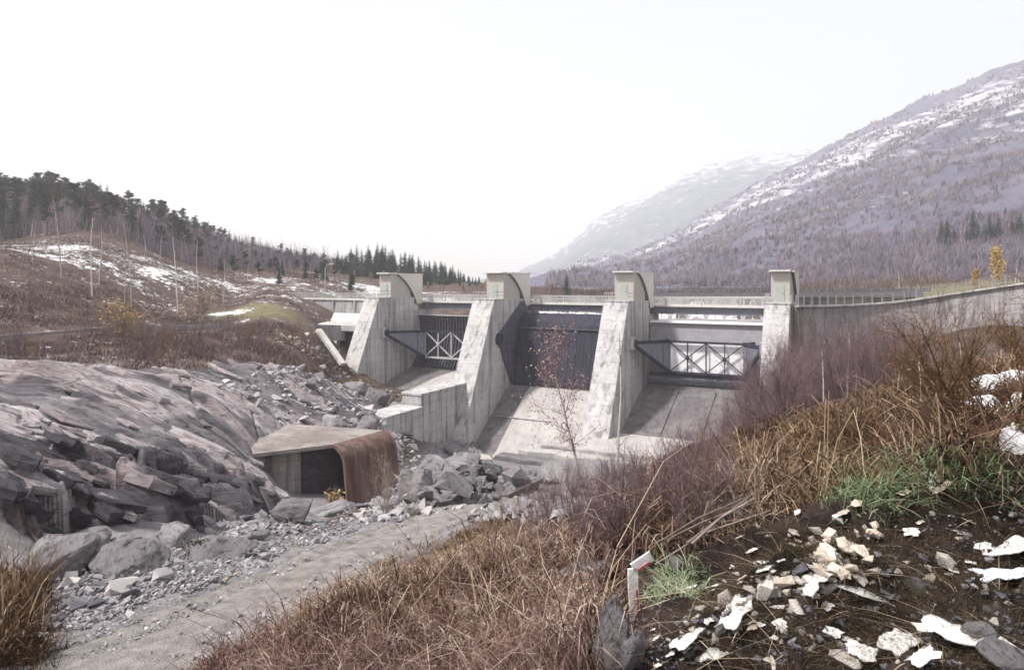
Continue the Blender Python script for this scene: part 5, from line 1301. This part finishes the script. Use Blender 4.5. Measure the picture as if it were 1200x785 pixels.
leafy(395, 598, 30, 604, 5, BRN, 'twig_grey', 'leaf_yellow', 90, 2.3, 'small bush with yellow leaves under the rusty lip', lean=.5, r0=10)
leafy(232, 655, 24, 605, 6, BRN, 'twig_grey', 'pine', 260, 2.0, 'small green shrub growing between the boulders', lean=.5, r0=8, spread=.3)
leafy(152, 395, 38, 606, 9, BRN, 'twig_grey', 'leaf_yellow', 800, 1.7, 'golden yellow bush behind the road wall', lean=.5, r0=50, spread=.3, lsp=.12)
leafy(232, 372, 30, 607, 9, BRN, 'twig_grey', 'leaf_faded', 420, 1.5, 'faded yellow bush on the snowy slope above the road', lean=.5, r0=60, spread=.35, lsp=.12)
leafy(810, 585, 24, 608, 6, BRN, 'twig_brown', 'leaf_yellow', 160, 1.6, 'low yellow-green plant on the rock edge', lean=.6, r0=4, spread=.4)
# birch sapling with withered pink leaves in front of the middle gate
x, y, z = G(682, 566, 8)
def birch(label, x, y, h, seed, cfg, bark, leaf=None, nl=0, ls=2, lean=(0, 0), twig='twig_purple', group=None, name='birch_tree', rr=.011):
    rg = np.random.default_rng(seed); sg = []; tp = []
    branch(rg, sg, tp, (0, 0, -.1), (lean[0], lean[1], 1), h, rr * h, 0, dict(cfg, rmin=.0007 * h))
    z = float(H(np.array([x]), np.array([y]))[0]); t = thing(name, label, 'tree', (x, y, z), 0, group)
    n0 = cfg['n'][0]; th = .41 * rr * h
    add('trunk', seg_mesh('trunk', [s for s in sg if s[6] > th], 7), MAT[bark], t); add('branches', seg_mesh('branches', [s for s in sg if s[6] <= th]), MAT[twig], t, kind='stuff')
    if nl: add('leaves', leaves_mesh('leaves', rg, tp, nl, ls * y / F, .03 * h), MAT[leaf], t, kind='stuff')
    return t
birch('leaning birch sapling with pink withered leaves in front of the dark gate', x, y, 172 / F * y, 611, dict(BIR, wob=[.05, .12, .15], len=[.40, .48], ang=[.95, .6]), 'bark_birch', 'leaf_red', 1300, 1.4, (-.34, 0))
x, y, z = G(724, 552, 8); birch('slender white birch in front of the third pier', x, y, 165 / F * y, 612, THIN, 'bark_birch', None, 0, lean=(-.03, 0))
x, y, z = G(757, 528, 8); birch('thin white birch sapling in front of the shaded right chute', x, y, 75 / F * y, 613, THIN, 'bark_birch', None, 0)
for i, (px, py, hp) in enumerate([(965, 462, 62), (992, 470, 95), (1024, 465, 80), (912, 470, 50)]):
    y = 24 + 3 * i; xx = (px - 600) / F * y; birch(['pale birch stem in the thicket, second from the left', 'tallest pale birch stem standing in the thicket', 'rightmost pale birch stem in the thicket', 'leftmost short pale birch stem in the thicket beside the rightmost pier'][i], xx, y, hp / F * y + .8, 620 + i, THIN, 'bark_birch', lean=(.03, 0))
# thin tall weeds rising in front of the rubble
WEED = dict(n=[5, 3], wob=[.05, .15], up=[.05, .05], tap=.7, kids=[1], ang=[.4], len=[.3], rat=[.7], rmin=.0025, r=.004, **{'from': [.4]})
for i in range(34):
    px = R.uniform(565, 800); py = R.uniform(590, 655) - (px - 600) * .12; x, y, z = G(px, py, 4)
    if y > 30: continue
    sg, tp, rg = shrub(640 + i % 6, 4, 1.0, WEED, .08, .12)
    me = MSH.setdefault(('w', i % 6), None) or MSH.__setitem__(('w', i % 6), seg_mesh('stems', sg)) or MSH[('w', i % 6)]
    add('tall_weed', me, MAT['twig_purple'], None, 'thin upright dead stalks rising beside the track', 'weed', 'dead stalks beside the track', loc=(x, y, z), rot=(0, 0, R.uniform(0, 6)), scale=R.uniform(.6, 1.1))
# fallen branches and pale broken stalks
for i in range(8):
    p = Vector(G(770 + R.uniform(-10, 50), 672 - R.uniform(0, 36), 3)); q = Vector(G(905 - R.uniform(0, 60), 598 + R.uniform(0, 40), 3)); p.z += .03 + .02 * i; q.z += .10 + .025 * i
    m_ = (p + q) / 2 + Vector((R.uniform(-.03, .03), 0, R.uniform(0, .05)))
    MB().tube([p, (p * 2 + m_) / 3, m_, (q * 2 + m_) / 3, q], [.009, .008, .007, .005, .003], 6).obj('fallen_branch', MAT['twig_grey'], None, label='grey dead branch in the fallen bundle on the near bank', cat='branch', group='bundle of fallen branches')
for i, (a_, b_) in enumerate([((540, 782), (588, 690)), ((560, 770), (552, 668)), ((575, 690), (520, 705)), ((470, 700), (425, 745)), ((640, 740), (606, 665))]):
    p = Vector(G(*a_, 2)); q = Vector(at(b_[0], b_[1], p.y + .25))
    MB().tube([p - Vector((0, 0, .05)), (p + q) / 2 + Vector((.02, 0, .03)), q], [.014, .011, .007], 6).obj('dry_stalk', MAT['plank'], None, label=['pale broken stalk leaning right at the bottom of the weeds', 'pale upright stalk behind the leaning broken stalk', 'pale stalk lying level in the weeds', 'pale stalk leaning at the left of the weeds', 'pale stalk leaning left by the dull brown rock'][i], cat='stalk')

# ---- trees of the left hillside
def spruce_mesh(seed, h=12):
    rg = np.random.default_rng(seed); B = []
    n = 30
    for i in range(n):
        t = i / (n - 1); z = h * (.06 + .93 * t); L = (.20 * h * (1 - t) ** .8 + .15) * rg.uniform(.75, 1.15)
        for k in range(8):
            az = rg.uniform(0, 6.28); l = L * rg.uniform(.6, 1.1); d = np.array([cos(az), sin(az), 0]); s = np.array([-sin(az), cos(az), 0])
            for m_ in range(6):
                f = (m_ + 1) / 6; c = d * l * f + np.array([0, 0, z - l * .42 * f ** 1.3 + rg.normal(0, .05)])
                w = l * (.34 * (1 - f) + .09)
                a = c + s * w * rg.uniform(.5, 1.1) + np.array([0, 0, -w * .9]); b = c - s * w * rg.uniform(.5, 1.1) + np.array([0, 0, -w * .9]); e = c - d * l / 6 * 1.2 + np.array([0, 0, .05 * l])
                B.append((e, a, c)); B.append((e, c, b))
    V = np.array(B).reshape(-1, 3)
    return mesh_np('crown', V, None, np.arange(len(V)).reshape(-1, 3)), MB().tube([(0, 0, -.5), (0, 0, h * .5), (0, 0, h * .99)], [.016 * h, .010 * h, .01], 7).mesh('trunk')
def pine_mesh(seed, h=12):
    rg = np.random.default_rng(seed); V = []; sg = []
    pts = [np.array([0, 0, -.5])]
    for i in range(8): pts.append(np.array([rg.normal(0, .12), rg.normal(0, .12), h * (i + 1) / 8.3]))
    for i in range(8): sg.append((*pts[i], *pts[i + 1], .16 * (1 - i / 9), .16 * (1 - (i + 1) / 9)))
    for i in range(26):
        t = rg.uniform(.42, 1.0); c0 = np.array([np.interp(t * 8, range(9), [p[j] for p in pts]) for j in range(3)]); az = rg.uniform(0, 6.28); l = rg.uniform(.9, 2.4) * (1.25 - t * .75)
        e = c0 + np.array([cos(az) * l, sin(az) * l, rg.uniform(.1, .9)]); sg.append((*c0, *e, .045, .02))
        for j in range(3):
            cc = e - (e - c0) * j * .28 + rg.normal(0, .2, 3); n = 30; a = rg.normal(size=(n, 3)); a /= np.linalg.norm(a, axis=1)[:, None]; a[:, 2] = np.abs(a[:, 2]) * .6 - .1
            r = rg.uniform(.25, .75, (n, 1)); q = cc + a * r; o_ = rg.normal(size=(n, 3)) * .13
            V.append(np.stack([cc + a * r * .25 + o_, q + a * .12, cc + a * r * .5 - o_], 1))
    V = np.concatenate(V).reshape(-1, 3)
    return mesh_np('crown', V, None, np.arange(len(V)).reshape(-1, 3)), seg_mesh('trunk', sg, 5)
SPR = [spruce_mesh(700 + i) for i in range(4)]; PIN = [pine_mesh(720 + i) for i in range(4)]
for c, tr in SPR: c.materials.append(MAT['spruce']); tr.materials.append(MAT['bark_dark'])
for c, tr in PIN: c.materials.append(MAT['pine']); tr.materials.append(MAT['bark_dark'])
BMAT = {}
for i, (tr, br, tp) in enumerate(BM): tr.materials.append(MAT['bark_birch']); br.materials.append(MAT['twig_purple'])
LEAFB = [leaves_mesh('leaves', np.random.default_rng(5 + i), BM[i][2], 1500, .16, .25) for i in range(2)]
def tree(kind, x, y, h, label, group, z=None, i=None, leaf=None):
    if z is None: z = float(H(np.array([x]), np.array([y]))[0])
    i = R.randrange(4) if i is None else i
    t = thing({'s': 'spruce_tree', 'p': 'pine_tree', 'b': 'birch_tree'}[kind], label, 'tree', (x, y, z - .1), R.uniform(0, 6.3), group)
    if kind == 'b':
        s = h / 7.0; add('trunk', BM[i][0], None, t, scale=s); add('branches', BM[i][1], None, t, scale=s, kind='stuff')
        if leaf: add('leaves', {'leaf_yellow': LEAFB, 'leaf_red': LEAFR, 'leaf_faded': LEAFF}[leaf][i % 2], MAT[leaf], t, scale=s, kind='stuff')
    else:
        c, tr = (SPR if kind == 's' else PIN)[i]; s = h / 12.0; w = s * R.uniform(1.05, 1.4); add('trunk', tr, None, t, scale=(w, w, s)); add('crown', c, None, t, scale=(w, w, s))
    return t
LEAFR = [m_.copy() for m_ in LEAFB]; LEAFF = [m_.copy() for m_ in LEAFB]
SKY = [(-60, 192), (0, 194), (60, 196), (110, 204), (150, 216), (200, 238), (240, 258), (280, 275), (320, 288), (360, 294), (400, 296)]
LABS = {'s': 'dark spruce in the mixed forest on the left ridge', 'p': 'dark green pine in the mixed forest on the left ridge', 'b': 'bare purplish birch in the mixed forest on the left ridge'}
rows = [(262, 92), (246, 84), (230, 76), (212, 70), (192, 64), (174, 56), (158, 46)]
for Y, n in rows:
    for j in range(n):
        px = -30 + 450 * (j + R.uniform(-.3, 1.2)) / n; y = Y + R.uniform(-12, 12); x = (px - 600) / F * y
        z = float(H(np.array([x]), np.array([y]))[0]); gp = HY - F * z / y
        top = interp_px(px, SKY) + R.uniform(-4, 16) + (250 - Y) * .18
        h = (gp - top) / F * y
        h = min(max(h, 4), R.uniform(7.5, 13))
        k = R.random(); kind = 'b' if k < (.28 if px > 60 else .15) else 'p' if k < .72 else 's'
        tree(kind, x, y, h, LABS[kind], 'forest on the left ridge', z)
for j in range(95):                            # spruce clump behind the left half of the dam
    px = R.uniform(394, 562); y = R.uniform(205, 250); x = (px - 600) / F * y; z = float(H(np.array([x]), np.array([y]))[0]); gp = HY - F * z / y
    top = interp_px(px, [(390, 292), (405, 288), (440, 282), (460, 288), (500, 300), (520, 303), (545, 318), (565, 326)]) + R.uniform(0, 13); h = max(3, (gp - top) / F * y)
    tree('s', x, y, min(h, 15), 'dark blue-green spruce in the clump behind the left half of the dam', 'spruce clump behind the dam', z)
tr14 = [(72, 292, 200, 95), (108, 343, 222, 92), (116, 322, 236, 99), (154, 352, 226, 94), (208, 345, 245, 104), (232, 322, 262, 122), (38, 290, 240, 96), (262, 330, 285, 120), (146, 355, 292, 90), (265, 380, 312, 93), (290, 318, 288, 150), (187, 300, 258, 125)]
TL = ['tall birch with pale trunk at the ridge edge, above the snow patch', 'pale birch rising from the dark slope, left of a pair', 'pale birch rising from the dark slope, right of a pair', 'tall pale birch near the golden bush', 'straight white birch standing clear against the forest, above the road', 'slim pale birch right of the straight white birch',
      'slim birch near the left edge before the dark forest', 'slim birch before the low end of the forest', 'short thin birch behind the golden bush', 'thin pale birch beside the road wall', 'far slim birch at the right end of the forest', 'slim birch in front of the forest above the snowy ledges']
for i, (px, pb, pt, Y) in enumerate(tr14):
    x = (px - 600) / F * Y; z = float(H(np.array([x]), np.array([Y]))[0]); h = (HY - pt) / F * Y - z
    birch(TL[i], x, Y, max(h, 3), 660 + i, dict(THIN, len=[.15, .45], kids=[3, 2], **{'from': [.4, .15]}), 'bark_birch', rr=.007)
for px, Y, h, kd, lf, lab in [(1170, 112, 7.5, 0, 'leaf_yellow', 'golden orange birch above the fence at the right edge, the taller of two'), (1141, 110, 4.6, 1, 'leaf_yellow', 'golden orange birch above the fence, the smaller of two'),
                      (1054, 120, 6.5, 2, None, 'bare pale birch behind the fence right of the gravel mound'), (645, 170, 5, 1, 'leaf_red', 'pinkish birch behind the middle bridge span'), (1190, 116, 6, 3, None, 'bare pale birch at the right edge beside the golden tree')]:
    x = (px - 600) / F * Y; tree('b', x, Y, h, lab, None, None, kd, lf)
x = (664 - 600) / F * 175; tree('s', x, 175, 6.5, 'small dark spruce behind the middle bridge span', None)
for i in range(16):                            # young birches with faded leaves below the spruces
    px = R.uniform(300, 600); y = R.uniform(175, 205); x = (px - 600) / F * y; tree('b', x, y, R.uniform(2.5, 4.5), 'small faded yellow birch at the edge of the forest behind the dam', 'young birches behind the dam', None, i % 2, 'leaf_faded')
# ---- the mountainside: spruces one can tell apart, and the wood as a whole
def mount_at(px, py):
    Y = np.linspace(150, 1500, 1500); X = (px - 600) / F * Y; z, t = near_h(X, Y); k = np.argmax(z > -(py - HY) / F * Y); return X[k], Y[k], z[k]
for px, py, hp in [(1103, 284, 28), (1110, 286, 34), (1118, 286, 22), (1140, 283, 42), (1146, 284, 28), (1160, 281, 34), (1170, 280, 30), (1178, 255, 15), (1186, 278, 26), (1196, 275, 30), (1026, 302, 14), (1133, 284, 22), (1153, 283, 24), (1165, 281, 22), (1192, 277, 24)]:
    x, y, z = mount_at(px, py); tree('s', x, y, hp / F * y, 'dark spruce standing on the mountainside at the right', 'spruces on the mountainside', z - .5)
n = 34000; px = NR.uniform(640, 1230, n); Y = np.exp(NR.uniform(math.log(190), math.log(1250), n)); X = (px - 600) / F * Y; z, t = near_h(X, Y)
k = (t > .02) & (t < 1.0) & (vn(X / 30, Y / 30, 91) + .5 * vn(X / 8, Y / 8, 92) > .42 + .3 * t) & (NR.uniform(0, 1, n) > .25 * t); X = X[k]; Y = Y[k]; z = z[k]; t = t[k]
K = 8; b = np.repeat(np.stack([X, Y, z - .3], 1), K, 0); hh = np.repeat(NR.uniform(1.8, 5.0, len(X)), K) * NR.uniform(.5, 1, len(b)); dk = np.repeat((NR.uniform(0, 1, len(X)) < .05), K)
tn = np.where(dk, .02, np.repeat(NR.normal(.5, .2, len(X)), K)); b[:, :2] += NR.normal(0, .6, (len(b), 2))
blades('mountain_woods', b, hh, np.where(dk, 1.5, 1.0) * .0008 * b[:, 1], NR.uniform(.05, .45, len(b)), tn, MAT['woods'], 'bare purple-brown woods covering the mountainside', 'woods')
